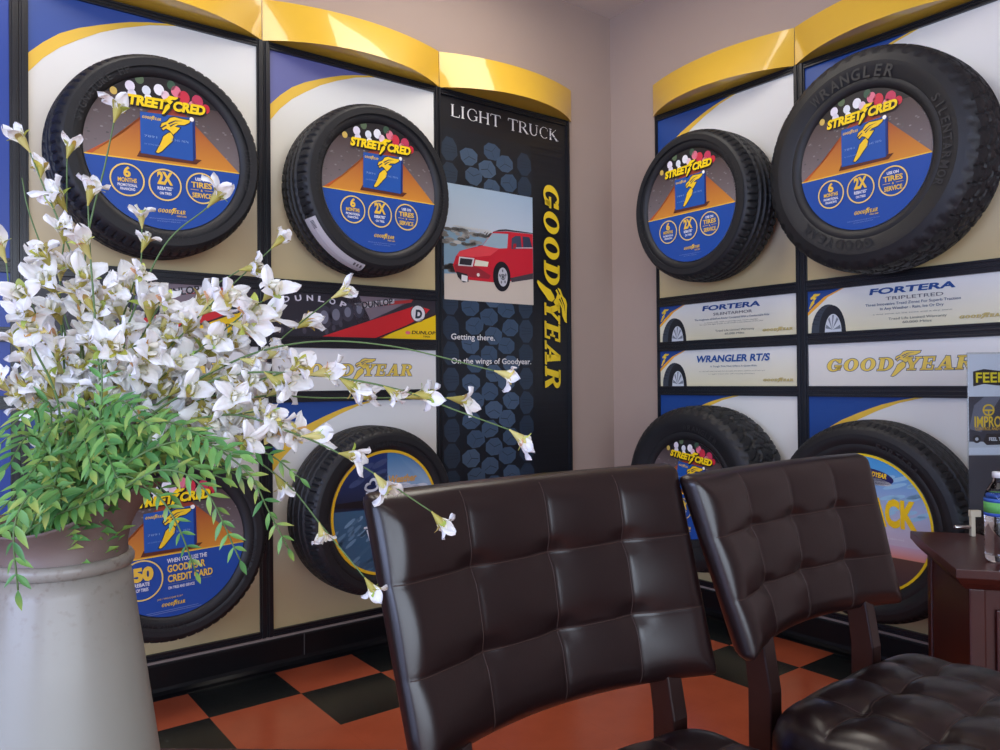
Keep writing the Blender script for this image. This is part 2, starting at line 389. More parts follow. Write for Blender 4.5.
frame('B',*PB[0],.2961,1.0518-g,R4,'black metal display frame nearest the corner on the right wall')
frame('B',*PB[1],1.0518+g,1.83,R4,'black metal display frame at the right edge around the large light truck tire')

def board(name,wall,s0,s1,z0,z1,label,art,group=None,cat='sign'):
    b=MB(); W,H=s1-s0,z1-z0; b.box(.0004,W-.0004,.0004,H-.0004,-.0025,0,lin((205,200,185)))
    o=b.build(name,M_print,None,wallM(wall,s0,z0,BN))
    if art:
        P=Print(); art(P,W,H)
        a=P.build(name+'_artwork',None,Matrix.Identity(4))
        # merge art faces into the board mesh (surface pattern stays in one mesh)
        bm=bmesh.new(); bm.from_mesh(o.data); bm.from_mesh(a.data); bm.to_mesh(o.data); bm.free()
        bpy.data.objects.remove(a)
    tag(o,label,cat,group); return o
CR_T,CR_B=(226,226,220),(198,179,130)
BLUE=(28,70,140)
def art_corner(blue=BLUE,yel=(232,190,66)):
    def art(P,W,H):
        P.layer(); P.rect(0,0,W,H,grad(CR_B,CR_T,.05*H,.8*H),6)
        P.layer()
        out=[(0,.645),(.04,.688),(.087,.729),(.14,.76),(.202,.787),(.25,.806),(.292,.821),(.35,.836),(.41,.8478)]
        inn=[(0,.585),(.04,.638),(.087,.684),(.14,.722),(.202,.762),(.27,.795),(.355,.828),(.44,.8478)]
        k=H/.8478
        P.poly([(0,H)]+[(x,y*k) for x,y in out],blue)
        P.layer(); P.poly([(x,y*k) for x,y in out]+[(x,y*k) for x,y in inn[::-1]],yel)
    return art
board('poster_board','A',*PA[0],*H1,'plain blue board at the upper left edge beside the tire',lambda P,W,H:(P.layer(),P.rect(0,0,W,H,(36,68,150),4)),cat='poster board')
board('poster_board','A',*PA[0],*H4,'plain blue board low at the left edge behind the white pitcher',lambda P,W,H:(P.layer(),P.rect(0,0,W,H,(36,68,150),4)),cat='poster board')
for i,(r,nm) in enumerate(((H2,'upper'),(H3,'lower'))):
    board('poster_board','A',*PA[0],*r,'blue strip board at the left edge, '+nm+' of the two',lambda P,W,H:(P.layer(),P.rect(0,0,W,H,(36,68,150),2)),cat='poster board')
labs={('A',1,1):'cream poster board with blue and yellow corner behind the upper left tire',('A',1,4):'cream poster board behind the lower left tire beside the white pitcher',
('A',2,1):'cream poster board with blue corner paled by a painted reflection, left of the light truck banner at the top',('A',2,4):'cream poster board with blue corner behind the tire touched by the near chair corner'}
for i,p in ((1,PA[1]),(2,PA[2])):
    board('poster_board','A',*p,*H1,labs[('A',i,1)],art_corner((98,102,156) if i==2 else (44,76,148)),cat='poster board')  # second board's blue is paled to paint a reflection into it
    board('poster_board','A',*p,*H4,labs[('A',i,4)],art_corner(),cat='poster board')
board('poster_board','B',*PB[0],*H1,'cream poster board with blue corner behind the upper tire nearest the room corner',art_corner(),cat='poster board')
board('poster_board','B',*PB[0],*H4,'cream poster board behind the lower tire between the two chair backs',art_corner(),cat='poster board')
board('poster_board','B',*PB[1],*H1,'cream poster board behind the largest tire at the upper right',art_corner(),cat='poster board')
board('poster_board','B',*PB[1],*H4,'cream poster board with blue corner behind the tire with the sunset road disc',art_corner(),cat='poster board')

def art_dunlop(P,W,H):
    P.layer(); P.rect(0,0,W,H,grad((46,42,52),(70,62,72),0,H),3)
    P.layer()
    P.poly([(0,0),(.30,0),(.42,.05),(.36,H),(0,H)],(40,38,46))
    P.poly([(.36,.05),(.62,H),(.30,H)],(126,112,118)); 
    P.poly([(.30,.0),(.52,.0),(.725,.10),(.725,H),(.60,H)],(52,46,52))
    P.layer()
    P.poly([(.35,.115),(.60,.152),(.61,.166),(.36,.135)],(176,52,50)); P.poly([(.355,.112),(.52,.145),(.52,.162),(.34,.135)],(205,200,200))
    for k in range(4): P.ell(.21+.05*k,.075+.012*k,.035-.004*k,.045-.004*k,(62,60,70)); 
    P.layer()
    for k in range(4): P.ell(.21+.05*k,.075+.012*k,.018-.002*k,.026-.003*k,(120,120,132))
    for i in range(9): P.ell(.04+.03*i,.02+.015*(i%3),.008,.012,(70,66,76),12)
    P.text('DUNLOP',.375,.117,.14,.026,(40,38,44),.03,.1,rot=.17)
    for i,ch in enumerate('DUNLOP'):
        a=1.25-.42*i*.5; P.text(ch,.05+.045*i,.118+.018*math.sin((i+.5)*.52),.026,.022,(216,210,216),.03,rot=.35-.15*i)
    P.layer(); P.poly([(.20,0),(.46,0),(.66,.098),(.69,.128),(.625,.142),(.56,.12)],(206,34,40))
    P.poly([(.44,0),(W,0),(W,.108)],(238,198,18))
    P.layer(); P.poly([(.43,0),(.447,0),(W,.105),(W,.112)],(60,30,34)); P.ell(.632,.108,.036,.036,(225,222,220)); P.layer(); P.ring(.632,.108,.033,.0365,(60,50,50))
    P.text('D',.634,.09,.032,.034,(28,40,52),.06,.1,'c')
    P.text('DUNLOP',.60,.022,.115,.014,(60,44,28),.03,.25); P.text('TIRES',.655,.009,.035,.007,(60,44,28),.02); P.ell(.582,.026,.012,.007,(226,110,120))
board('advert_strip','A',*PA[1],*H2,'race car tire advert strip with red arrow, partly hidden behind the white flowers',art_dunlop)
board('advert_strip','A',*PA[2],*H2,'race car tire advert strip with red arrow, directly left of the light truck banner',art_dunlop)
def art_gy(P,W,H):
    P.layer(); P.rect(0,0,W,H,grad((216,214,204),(226,226,222),0,H)); goodyear(P,.074,.056,.53,.048,(234,204,90),(60,84,116),.0022)
board('brand_sign','A',*PA[1],*H3,'white sign strip hidden behind the densest white flowers',art_gy)
board('brand_sign','A',*PA[2],*H3,'white sign with yellow wordmark crossed by flower stems on left wall',art_gy)
board('brand_sign','B',*PB[1],*H3,'white sign with yellow winged wordmark on right wall',art_gy)
def sign_tire(P,x,y,s):
    # small printed three quarter tyre
    P.layer(); 
    P.poly([(x+(-.50+.0)*s+.5*s*0,y),(x+1.0*s,y)]+[(x+s*(.25+.75*math.cos(a)),y+s*1.15*math.sin(a)*(1.0)) for a in [i*PI/16 for i in range(1,16)]]+[(x-.5*s,y)],(58,66,76))
    P.layer(); P.poly([(x+s*(.42+.58*math.cos(a)),y+s*1.1*max(0,math.sin(a))) for a in [i*PI/16 for i in range(0,17)]],(30,34,40))
    P.layer(); P.poly([(x+s*(.46+.36*math.cos(a)),y+s*.74*max(0,math.sin(a))) for a in [i*PI/16 for i in range(0,17)]],(205,212,218))
    P.layer()
    for k in range(5):
        a=.3+k*.62; P.poly([(x+s*(.46+.05*math.cos(a+1.5)),y+s*(.05+.05)),(x+s*(.46+.33*math.cos(a-.12)),y+s*.7*math.sin(a-.12)),(x+s*(.46+.33*math.cos(a+.12)),y+s*.7*math.sin(a+.12))],(120,130,140))
    for k in range(7):
        a=1.75+k*.17; P.poly([(x+s*(.25+.75*math.cos(a)),y+s*1.13*math.sin(a)),(x+s*(.25+.75*math.cos(a+.04)),y+s*1.13*math.sin(a+.04)),(x+s*(.42+.58*math.cos(a+.02)),y+s*1.02*math.sin(a+.02))],(28,30,36))
def strip_base(P,W,H):
    P.layer(); P.rect(0,0,W,H,grad((222,216,180),(228,230,226),0,H),3)
    P.layer(); P.poly([(0,H),(0,H*.5),(.03,H*.66),(.07,H*.84),(.14,H)],BLUE)
    P.layer(); P.poly([(0,H*.5),(.03,H*.66),(.07,H*.84),(.14,H),(.15,H),(.085,H*.83),(.045,H*.63),(0,H*.42)],(236,170,50))
    P.shapes(FOOT,.004,H*.58,.05,H*.36,(232,196,60),0)
def art_fort(sub,lines,mi):
    def art(P,W,H):
        strip_base(P,W,H); sign_tire(P,.062,0,.095)
        P.layer(); P.text('FORTERA',.40,.130,.30,.022,(28,74,140),.035,.25,'c'); P.text(sub,.41,.105,.20,.013,(90,90,96),.0,0,'c')
        y=.087
        for t,wd,h,c in lines: P.text(t,.40,y,wd*.92,h,c,.005,0,'c'); y-=h*1.7
        P.text('Tread Life Limited Warranty',.42,.032,.2,.009,(90,96,96),.0,0,'c'); P.text(mi,.42,.017,.1,.009,(90,96,96),0,0,'c')
        goodyear(P,.56,.02,.14,.010,(206,186,110),(170,160,120),.0006)
    return art
board('tire_sign','B',*PB[0],*H2,'cream strip sign with small printed tire, directly above the similar sign nearest the corner',art_fort('SILENTARMOR',[('The toughness of DuPont Kevlar Combined With a Comfortable Ride',.42,.008,(50,80,120)),('a quiet ride with a strong two layer design',.3,.005,(150,150,140)),('for cars and light trucks on all roads in any season of the year',.36,.005,(150,150,140))],'60,000 Miles'))
board('tire_sign','B',*PB[1],*H2,'wide cream strip sign with small printed tire, directly below the largest tire',art_fort('TRIPLETRED',[('Three Innovative Tread Zones For Superb Traction',.36,.010,(50,80,120)),('In Any Weather - Rain, Ice Or Dry',.24,.010,(50,80,120)),('a wet zone an ice zone and a dry zone',.3,.005,(150,150,140))],'60,000 Miles'))
def art_wr(P,W,H):
    strip_base(P,W,H); sign_tire(P,.062,0,.095)
    P.layer(); P.text('WRANGLER RT/S',.40,.108,.38,.03,(28,80,150),.035,.2,'c'); P.text('A Tough Tire That Offers A Quiet Ride',.41,.084,.24,.008,(70,100,130),0,0,'c')
    P.text('on and off road traction for pickups and sport utilities in all seasons',.4,.064,.34,.005,(150,150,140),0,0,'c'); P.text('a rugged tread with self cleaning shoulders',.4,.052,.24,.005,(150,150,140),0,0,'c')
    goodyear(P,.56,.02,.14,.010,(206,186,110),(170,160,120),.0006)
board('tire_sign','B',*PB[0],*H3,'cream strip sign with italic blue heading, above the tire between the chair backs',art_wr)

def art_truck(P,W,H):
    P.layer(); P.rect(0,0,W,H,(22,24,29),4)
    # tread-block photograph on the left
    P.layer(); P.rect(0,0,.505,H-.135,(20,26,34),4)
    P.layer()
    rnd=random.Random(3); cols=[(.045,.078),(.16,.062),(.262,.058),(.36,.062),(.463,.066)]
    for ci,(cx,rw) in enumerate(cols):
        yy=.03+.04*(ci%2); k=0; mid=ci in (1,2,3); hh=.042 if mid else .056
        while yy<H-.17:
            sh=.012*(1 if k%2 else -1) if mid else 0
            R_x=.050 if mid else .044
            pts=[]
            for i in range(8):
                a=PI/8+i*PI/4; pts.append((cx+sh+R_x*1.04*math.cos(a)*rnd.uniform(.88,1.05),yy+hh*1.02*math.sin(a)*rnd.uniform(.9,1.04)))
            q=rnd.uniform(-8,8); base=(62+q,82+q,104+q) if mid else (40+q*.5,54+q*.5,70+q*.5)
            if ci==4: pts=[(min(.504,a),b) for a,b in pts]
            if ci==0: pts=[(max(.001,a),b) for a,b in pts]
            P.poly(pts,base); P.layer(); a0=rnd.uniform(0,6)
            for w_ in range(3):
                a=a0+w_*2.1; dx_,dy_=math.cos(a),math.sin(a)
                if ci in(0,4): dx_,dy_=1,.25*(w_-1)
                x1,y1=cx+sh+R_x*.75*dx_,yy+hh*.75*dy_; x0_,y0_=cx+sh-(R_x*.6 if ci in (0,4) else 0),yy-(hh*.3*dy_ if ci in (0,4) else 0)+(w_-1)*(.02 if ci in (0,4) else 0)
                P.poly([(x0_,y0_-.0015),(x1,y1-.0015),(x1,y1+.0015),(x0_,y0_+.0015)],(34,46,60))
            P.L-=1
            yy+=hh*1.98; k+=1
    P.layer(); P.layer()
    # photograph of the red truck, drawn in pixel-like units 0..500 x 0..505
    x0,y0,sx,sy=.012,1.262,.497/500,.505/505
    def q(*pts): return [(x0+a*sx,y0+b*sy) for a,b in pts]
    P.layer(); P.rect(x0,y0,x0+.497,y0+.505,grad((206,214,222),(160,184,205),y0+.2,y0+.5),6)
    P.layer(); P.poly(q((0,60),(500,60),(500,300),(0,300)),(128,160,182)); P.layer(); P.poly(q((0,0),(500,0),(500,150),(0,110)),(206,194,178))
    P.layer()
    rn=random.Random(5)
    for i in range(60): 
        a,b=rn.uniform(0,330),rn.uniform(235,312); g_=rn.uniform(90,190); P.ell(x0+a*sx,y0+b*sy,.022*rn.uniform(.6,1.2),.008,(g_,g_,g_-4),9)
    for i in range(34):
        a,b=rn.uniform(0,130),rn.uniform(120,150); g_=rn.uniform(60,120); P.ell(x0+a*sx,y0+b*sy,.018,.008,(g_,g_,g_),9)
    P.layer() # body
    RED=(200,34,50)
    P.poly(q((45,150),(60,188),(80,214),(150,236),(205,252),(265,318),(340,328),(498,332),(498,130),(400,110),(300,90),(120,92),(60,118)),RED)
    P.layer()
    P.poly(q((205,250),(262,312),(352,318),(345,252),(300,246)),(150,176,190)); P.poly(q((370,250),(372,300),(395,314),(425,316),(432,258)),(58,70,92)); P.poly(q((440,258),(436,316),(478,316),(496,266)),(50,60,80))
    P.poly(q((80,214),(150,232),(205,250),(300,246),(250,210),(170,196),(66,192)),(224,70,78)); 
    P.poly(q((52,150),(66,158),(180,150),(250,120),(240,104),(120,104),(60,122)),(150,40,50))
    P.poly(q((360,116),(498,150),(498,122),(370,98)),(70,60,66)); P.poly(q((262,318),(340,330),(498,334),(498,338),(340,338),(300,332)),(60,50,56))
    P.layer(); P.poly(q((72,150),(78,190),(160,190),(150,152)),(210,212,214)); P.poly(q((158,156),(166,184),(238,180),(232,158)),(226,226,206)); P.ell(x0+180*sx,y0+118*sy,.008,.008,(236,226,214))
    P.poly(q((60,124),(120,116),(128,84),(100,78),(70,100)),(40,38,44)); 
    P.layer(); P.poly(q((78,156),(84,184),(150,184),(142,156)),(44,44,50)); P.poly(q((88,86),(120,82),(122,108),(90,112)),(224,224,222)); P.poly(q((378,250),(398,262),(398,278),(382,276)),(170,24,38))
    P.poly(q((396,256),(498,266),(498,270),(396,260)),(220,200,205))
    P.ell(x0+312*sx,y0+120*sy,.050,.068,(26,26,30)); P.layer(); P.ell(x0+318*sx,y0+118*sy,.027,.043,(190,192,198)); P.layer(); P.ring(x0+318*sx,y0+118*sy,.010,.014,(90,92,98)); P.ell(x0+318*sx,y0+118*sy,.006,.009,(70,72,78))
    for k in range(5):
        a=k*2*PI/5+.4; P.ell(x0+318*sx+.018*math.cos(a),y0+118*sy+.028*math.sin(a),.004,.007,(100,102,108),10)
    for k in range(14):
        a=k/14; P.poly(q((40+a*200,322-30*a),(60+a*200,326),(70+a*200,318)),(196,200,200))
    # writing
    P.layer(); serif_text(P,'LIGHT TRUCK',.052,H-.084,.622,.052,(232,232,228))
    P.text('Getting there.',.043,1.090,.235,.026,(225,224,220),.010); P.text('On the wings of Goodyear.',.043,.985,.446,.026,(225,224,220),.010)
    # ribbed black margin and vertical wordmark
    P.layer()
    for k in range(70):
        P.rect(.512,.012*2+k*.0315,W-.002,.012*2+k*.0315+.003,(28,30,36))
    goodyear(P,.573,1.850,.985,.098,(234,202,40),(24,24,28),.003,rot=-PI/2)
def serif_text(P,t,x,y,w,h,col):
    # roman capitals with small serifs, drawn from strokes
    S={'L':[((.12,0),(.12,1),1),((.12,0),(.62,0),0),((.62,0),(.66,.22),0)],'I':[((.15,0),(.15,1),1)],'G':'G','H':[((.12,0),(.12,1),1),((.72,0),(.72,1),1),((.12,.52),(.72,.52),0)],
       'T':[((.4,0),(.4,1),1),((.02,1),(.78,1),0),((.02,1),(.0,.8),0),((.78,1),(.8,.8),0)],'R':[((.12,0),(.12,1),1),((.38,.48),(.74,0),1)],'U':'U','C':'C','K':[((.12,0),(.12,1),1),((.18,.5),(.62,1),0),((.28,.58),(.72,0),1)],' ':[]}
    adv={'L':.75,'I':.42,'G':1.0,'H':.95,'T':.9,'R':.88,'U':.92,'C':.9,'K':.88,' ':.55}
    tot=sum(adv[c] for c in t); k=w/tot; cx=x; th=.17
    def stroke(a,b,wd):
        A=Vector((cx+a[0]*k,y+a[1]*h)); B=Vector((cx+b[0]*k,y+b[1]*h)); d=(B-A).normalized(); n=Vector((-d.y,d.x))*(wd*h/2)
        P.poly([tuple(A+n),tuple(A-n),tuple(B-n),tuple(B+n)],col)
    def arc(ax,ay,rx,ry,a0,a1,w0=.05,w1=.14):
        n=16; o=[];i_=[]
        for q in range(n+1):
            a=math.radians(a0+(a1-a0)*q/n); wd=w0+(w1-w0)*abs(math.cos(a)); o.append((cx+(ax+(rx)*math.cos(a))*k,y+(ay+ry*math.sin(a))*h)); i_.append((cx+(ax+rx*math.cos(a))*k-wd*h*math.cos(a),y+(ay+ry*math.sin(a))*h-wd*.6*h*math.sin(a)))
        for q in range(n): P.poly([o[q],o[q+1],i_[q+1],i_[q]],col)
    for c in t:
        g_=S[c]
        if g_=='G': arc(.5,.5,.42,.52,50,330); stroke((.8,.08),(.8,.42),th); stroke((.64,.42),(.92,.42),.05); stroke((.78,.92),(.8,.68),.05)
        elif g_=='C': arc(.46,.5,.42,.52,50,310); stroke((.74,.92),(.76,.7),.05)
        elif g_=='U': stroke((.14,.3),(.14,1),th); stroke((.7,.3),(.7,1),.08); arc(.42,.32,.3,.34,180,360,.1,.12); stroke((.02,.98),(.27,.98),.05); stroke((.6,.98),(.82,.98),.05)
        else:
            if c=='R': arc(.34,.75,.3,.26,-90,90,.05,.14); stroke((.12,.99),(.38,.99),.05); stroke((.12,.5),(.38,.5),.05)
            for a,b,wd in g_:
                stroke(a,b,th if wd else .055)
                if wd: stroke((a[0]-.12,.02),(a[0]+.12,.02),.05) if a[1]==0 else None; 
                if wd and b[1]==1: stroke((b[0]-.12,.98),(b[0]+.12,.98),.05)
                if wd and b[1]==0: stroke((b[0]-.08,.02),(b[0]+.12,.02),.05)
        cx+=adv[c]*k
board('banner','A',*PA[3],.147,2.2903,'tall dark LIGHT TRUCK banner with red sport utility photo and vertical yellow lettering',art_truck)

# ------------------------------------------------------------------ yellow valances
def valance(wall,s0,s1,label,z0=2.318,z1=2.472,sag=.130,sagt=.072):
    c=(s1-s0)/2; n=36
    def arc(sg,dl=0):
        r=(c*c+sg*sg)/(2*sg); a=math.asin(c/r); return [(s0+c+(r-dl)*math.sin(-a+2*a*i/n),max(-W0,(r-dl)*math.cos(-a+2*a*i/n)-(r-sg))) for i in range(n+1)]
    P=arc(sag); PT=arc(sagt)
    th=.004; b=MB(); mid=(s0+s1)/2
    e=empty('valance',wallM(wall,mid,z0,0)); L=e.matrix_world.inverted()@wallM(wall,0,0,0)
    inn=arc(sag,th); innT=arc(sagt,th)
    # front skin
    f=MB(); rings=[]
    for (x,nn),(xt,nt_),(x2,n2),(x3,n3) in zip(P,PT,inn,innT): rings.append([(x,z0,nn)]+[(x+(xt-x)*k/6,z0+(z1-z0)*k/6,nn+(nt_-nn)*k/6) for k in range(1,6)]+[(xt,z1,nt_),(x3,z1,n3),(x2,z0,n2)])
    f.loft(rings); o=f.build('front_panel',M_yellow,e,L)
    for p in o.data.polygons: p.use_smooth=True
    bm=bmesh.new(); bm.from_mesh(o.data)
    for ed in bm.edges:
        if len(ed.link_faces)==2 and ed.calc_face_angle(0)>.6: ed.smooth=False
    bm.to_mesh(o.data); bm.free()
    # soffit and lid as solid thin plates
    for nm,za,zb,inn_ in (('soffit',z0+.002,z0+.006,arc(sag-.006,th)),('lid',z1-.008,z1-.004,innT)):
        inn=[(min(max(x,s0+.004),s1-.004),nn) for x,nn in inn_]
        m=MB(); rr=[[(x,za,nn) for x,nn in inn]+[(s1-.002,za,-W0+.0005),(s0+.002,za,-W0+.0005)],[(x,zb,nn) for x,nn in inn]+[(s1-.002,zb,-W0+.0005),(s0+.002,zb,-W0+.0005)]]
        m.loft(rr); m.build(nm,M_yellow,e,L)
    return tag(e,label,'valance')
va=[(-2.58,-1.814,'curved glossy yellow valance at the top left above the first tire'),(-1.811,-1.0405,'curved glossy yellow valance above the tire left of the light truck banner'),(-1.0375,-.274,'curved glossy yellow valance directly above the light truck banner')]
for a in va: valance('A',*a)
valance('A',-3.35,-2.583,'curved glossy yellow valance beyond the upper left corner of the frame')
valance('B',.283,1.0315,'curved glossy yellow valance nearest the corner on the right wall'); valance('B',1.0345,1.81,'curved glossy yellow valance at the top right above the largest tire')

# ------------------------------------------------------------------ tires
def tire_mesh(name,R,ri,w_,back,style,seed=0):
    """local z = out of wall; front face at z=w_, back at z=-back"""
    Nt=336; prof=[]
    s0=-back
    # back bead -> back sidewall
    prof+=[(ri+.004,s0+.02,0),(ri+.008,s0+.008,0),(ri+.02,s0+.004,0),((ri+R)/2,s0,0),(R*.88,s0+.004,0),(R*.93,s0+.014,0)]
    NT=34; ta,tb=s0+.024,w_*.885
    lt=style in('lt','mt')
    for i in range(NT+1):
        t=i/NT; s=ta+(tb-ta)*t; crown=1-abs(2*t-1)**3.2*(.035 if not lt else .028)
        prof.append((R*crown,s,1))
    prof+=[(R*.955,w_*.915,2),(R*.935,w_*.95,3),(R*.915,w_*.968,3),(R*.905,w_*.972,0),(R*.89,w_*.985,0),(R*.84,w_*.998,0),((ri+R)/2+.012,w_,0),((ri+R)/2-.004,w_-.001,0),((ri+R)/2-.010,w_-.003,0),(ri+.040,w_-.006,0),(ri+.033,w_-.0095,0),(ri+.026,w_-.0075,0),(ri+.016,w_-.009,0),(ri+.006,w_-.014,0),(ri+.0005,w_-.022,0)]
    prof+=[(ri-.004,w_-.04,0),(ri-.012,(w_-back)/2,0),(ri-.006,s0+.035,0)]
    def groove(th,t,rho):
        u=th/(2*PI); d=0
        if style=='street':
            for g0 in (.24,.42,.60,.78):
                if abs(t-g0)<.022: d=.008
            k=(u*68+ .6*abs(t-.5)*2)%1
            if (t>.80 or t<.22) and k<.2: d=max(d,.006)
            k2=(u*68+.5+1.5*t)%1
            if .26<t<.76 and k2<.1: d=max(d,.004)
        elif style=='rib':
            for g0 in (.2,.38,.62,.8):
                if abs(t-g0)<.02: d=.008
            k=(u*90)%1
            if (t>.82) and k<.22: d=max(d,.006)
            if (u*90+t*3)%1<.08: d=max(d,.003)
        elif style=='lt':
            z=.035*math.sin(u*2*PI*44)
            for g0 in (.25,.5,.75):
                if abs(t-g0-z)<.022: d=.007
            k=(u*44+(.5 if t>.5 else 0)+1.1*abs(t-.5))%1
            if k<.12: d=max(d,.006)
            k=(u*88+1.5*t)%1
            if k<.1: d=max(d,.0035)
        else: # mt
            z=.05*math.sin(u*2*PI*34)
            for g0 in (.3,.7):
                if abs(t-g0-z)<.03: d=.011
            if (u*46+(.5 if t>.5 else 0)+.5*math.sin(8*t))%1<.15: d=max(d,.006)
            if (u*102)%1<.12: d=max(d,.003)
        return d
    nP=len(prof); vs=[]; tt=0
    for i in range(Nt):
        th=2*PI*i/Nt; c,s_=math.cos(th),math.sin(th); u=th/(2*PI)
        for j,(rho,s,kd) in enumerate(prof):
            r=rho; z=s
            if kd==1: t=(s-ta)/(tb-ta); r-=groove(th,t,rho)
            elif kd==2:
                n_={'street':68,'rib':90,'lt':44,'mt':46}[style]
                if (u*n_+(.5 if lt else .6))%1<.22: r-=.005
            elif kd==3 and lt:
                if (u*44+.55)%1<.4: z-=.003
            vs.append((r*c,r*s_,z))
    fs=[]
    for i in range(Nt):
        i2=(i+1)%Nt
        for j in range(nP):
            j2=(j+1)%nP; fs.append((i*nP+j,i2*nP+j,i2*nP+j2,i*nP+j2))
    m=MB(); m.add(vs,fs); return m
def ring_text(P,txt,r,a_mid,h,wfac=1.0,bold=.02,flip=False):
    adv=h*.95*wfac/r; n=len(txt)
    for i,ch in enumerate(txt):
        if ch==' ': continue
        a=a_mid-(i-(n-1)/2)*adv if not flip else a_mid+(i-(n-1)/2)*adv
        rr=r
        x,y=rr*math.cos(a),rr*math.sin(a); f,x0,x1,y0,y1=text_tris(ch,bold)
        wd=min((x1-x0)*h/.73,h*.8)*wfac
        P.text(ch,x,y,wd,h,(60,60,64),bold,0,'c',rot=(a-PI/2) if not flip else (a+PI/2))
GOLD=(240,198,60)
def disc_common(P):
    # photographic top half: asphalt, road, lights, card
    P.layer(); P.rect(-1,-.16,1,1,grad((122,112,112),(74,60,58),-.1,.7),6)
    P.layer()
    rn=random.Random(2)
    for i in range(130):
        a,b=rn.uniform(-1,1),rn.uniform(-.12,.55)
        g_=rn.uniform(78,140); P.ell(a,b,.02,.012,(g_,g_*.95,g_*.94),6)
    P.layer(); P.poly([(-1,.70),(1,.70),(1,1),(-1,1)],(30,28,30))
    P.layer(); P.poly([(-.92,-.13),(1.0,-.13),(.22,.62),(-.12,.62)],grad((212,140,50),(140,44,40),-.1,.45))
    P.poly([(-1,-.13),(-.5,.22),(-.1,.62),(-.12,.62),(-.92,-.13)],(190,90,40))
    for (a,b,r_,c) in [(-.42,.82,.055,(232,226,236)),(-.40,.72,.05,(226,222,232)),(-.22,.80,.05,(220,226,232)),(-.2,.70,.045,(240,240,244)),(-.06,.84,.06,(235,235,238)),(.02,.78,.05,(230,200,210)),(.16,.86,.06,(226,120,140)),(.26,.80,.07,(206,50,70)),(.44,.78,.07,(196,60,90)),(.38,.70,.06,(226,140,150)),(.55,.70,.05,(200,40,60)),(-.62,.72,.04,(210,180,90)),(.1,.93,.05,(60,90,70)),(-.3,.93,.05,(90,110,80)),(.05,.70,.04,(200,110,60))]:
        P.layer() if a==-.42 else None; P.ell(a,b,r_*1.1,r_*1.25,c,16)
def disc_bottom(P):
    P.layer(); P.poly([(-1,-1),(1,-1),(1,-.12),(-1,-.12)],(30,76,158)); P.layer(); P.rect(-1,-.13,1,-.115,GOLD)
def disc_title(P):
    P.layer()
    for o,c,bd in ((.014,(20,18,20),.085),(0,(250,214,20),.055)):
        P.text('STREET',-.54+o,.585-o,.55,.125,c,bd,.2,rot=.02); P.text('CRED',.10+o,.60-o,.43,.125,c,bd,.2,rot=.02)
        P.shapes(FOOT,-.04+o,.52-o,.22,.27,c,.012 if o else 0); P.layer()
def disc_card(P,y0=-.06,x=0):
    P.layer(); P.poly([(-.44+x,y0-.05),(.32+x,y0-.05),(.40+x,y0+.02),(-.40+x,y0+.03)],(92,44,28))
    P.layer(); P.poly([(-.39+x,y0),(.28+x,y0-.01),(.29+x,y0+.57),(-.38+x,y0+.54)],(30,84,164)); P.poly([(.28+x,y0-.01),(.32+x,y0+.03),(.325+x,y0+.54),(.29+x,y0+.57)],(16,46,110))
    goodyear(P,-.36+x,y0+.46,.24,.035,GOLD,None,0); P.layer()
    P.shapes(FOOT,-.20+x,y0+.03,.46,.52,(30,40,60),.012); P.layer(); P.shapes(FOOT,-.20+x,y0+.03,.46,.52,(246,204,40),0); P.layer(); P.shapes(FOOTL,-.20+x,y0+.03,.46,.52,(40,50,70),0)
    P.text('7891',-.34+x,y0+.22,.16,.03,(130,160,205),0); P.text('2 345 7876',.0+x,y0+.22,.23,.03,(130,160,205),0); P.text('MY GOOD NAME',-.34+x,y0+.12,.2,.02,(120,150,200),0)
    P.ell(.28+x,y0+.55,.03,.03,(255,250,240),12)
def disc_street():
    P=Print((0,0,1)); disc_common(P); disc_bottom(P); disc_card(P,-.03,.07); disc_title(P)
    P.layer()
    for cx,cy in ((-.50,-.40),(-.03,-.41),(.45,-.40)): P.ring(cx,cy,.193,.212,(238,206,110))
    Y_=(238,196,70);Wt=(226,228,232)
    P.text('6',-.5,-.36,.09,.13,Y_,.04,0,'c'); P.text('MONTHS',-.5,-.43,.23,.055,Y_,.03,0,'c'); P.text('PROMOTIONAL',-.5,-.485,.24,.035,Wt,.03,0,'c'); P.text('FINANCING',-.5,-.535,.18,.035,Wt,.03,0,'c')
    P.text('2X',-.03,-.40,.2,.16,Y_,.05,0,'c'); P.text('REBATES*',-.03,-.48,.2,.045,Wt,.03,0,'c'); P.text('ON TIRES',-.03,-.54,.15,.035,Wt,.03,0,'c')
    P.text('USE ON',.45,-.30,.17,.04,Wt,.04,0,'c'); P.text('TIRES',.45,-.395,.28,.075,Y_,.03,0,'c'); P.rect(.30,-.43,.41,-.424,Y_); P.rect(.49,-.43,.6,-.424,Y_); P.text('&',.45,-.445,None,.03,Y_,.03,0,'c'); P.text('SERVICE',.45,-.53,.26,.065,Y_,.03,0,'c')
    goodyear(P,-.14,-.78,.36,.05,GOLD,None,0); P.layer(); P.text('CREDIT CARD',.10,-.82,.13,.02,GOLD,.02); P.text('valid at participating locations through the end of the season',0,-.87,.5,.018,(130,150,200),0,0,'c'); P.text('see an associate for complete details',0,-.90,.3,.018,(130,150,200),0,0,'c')
    return P
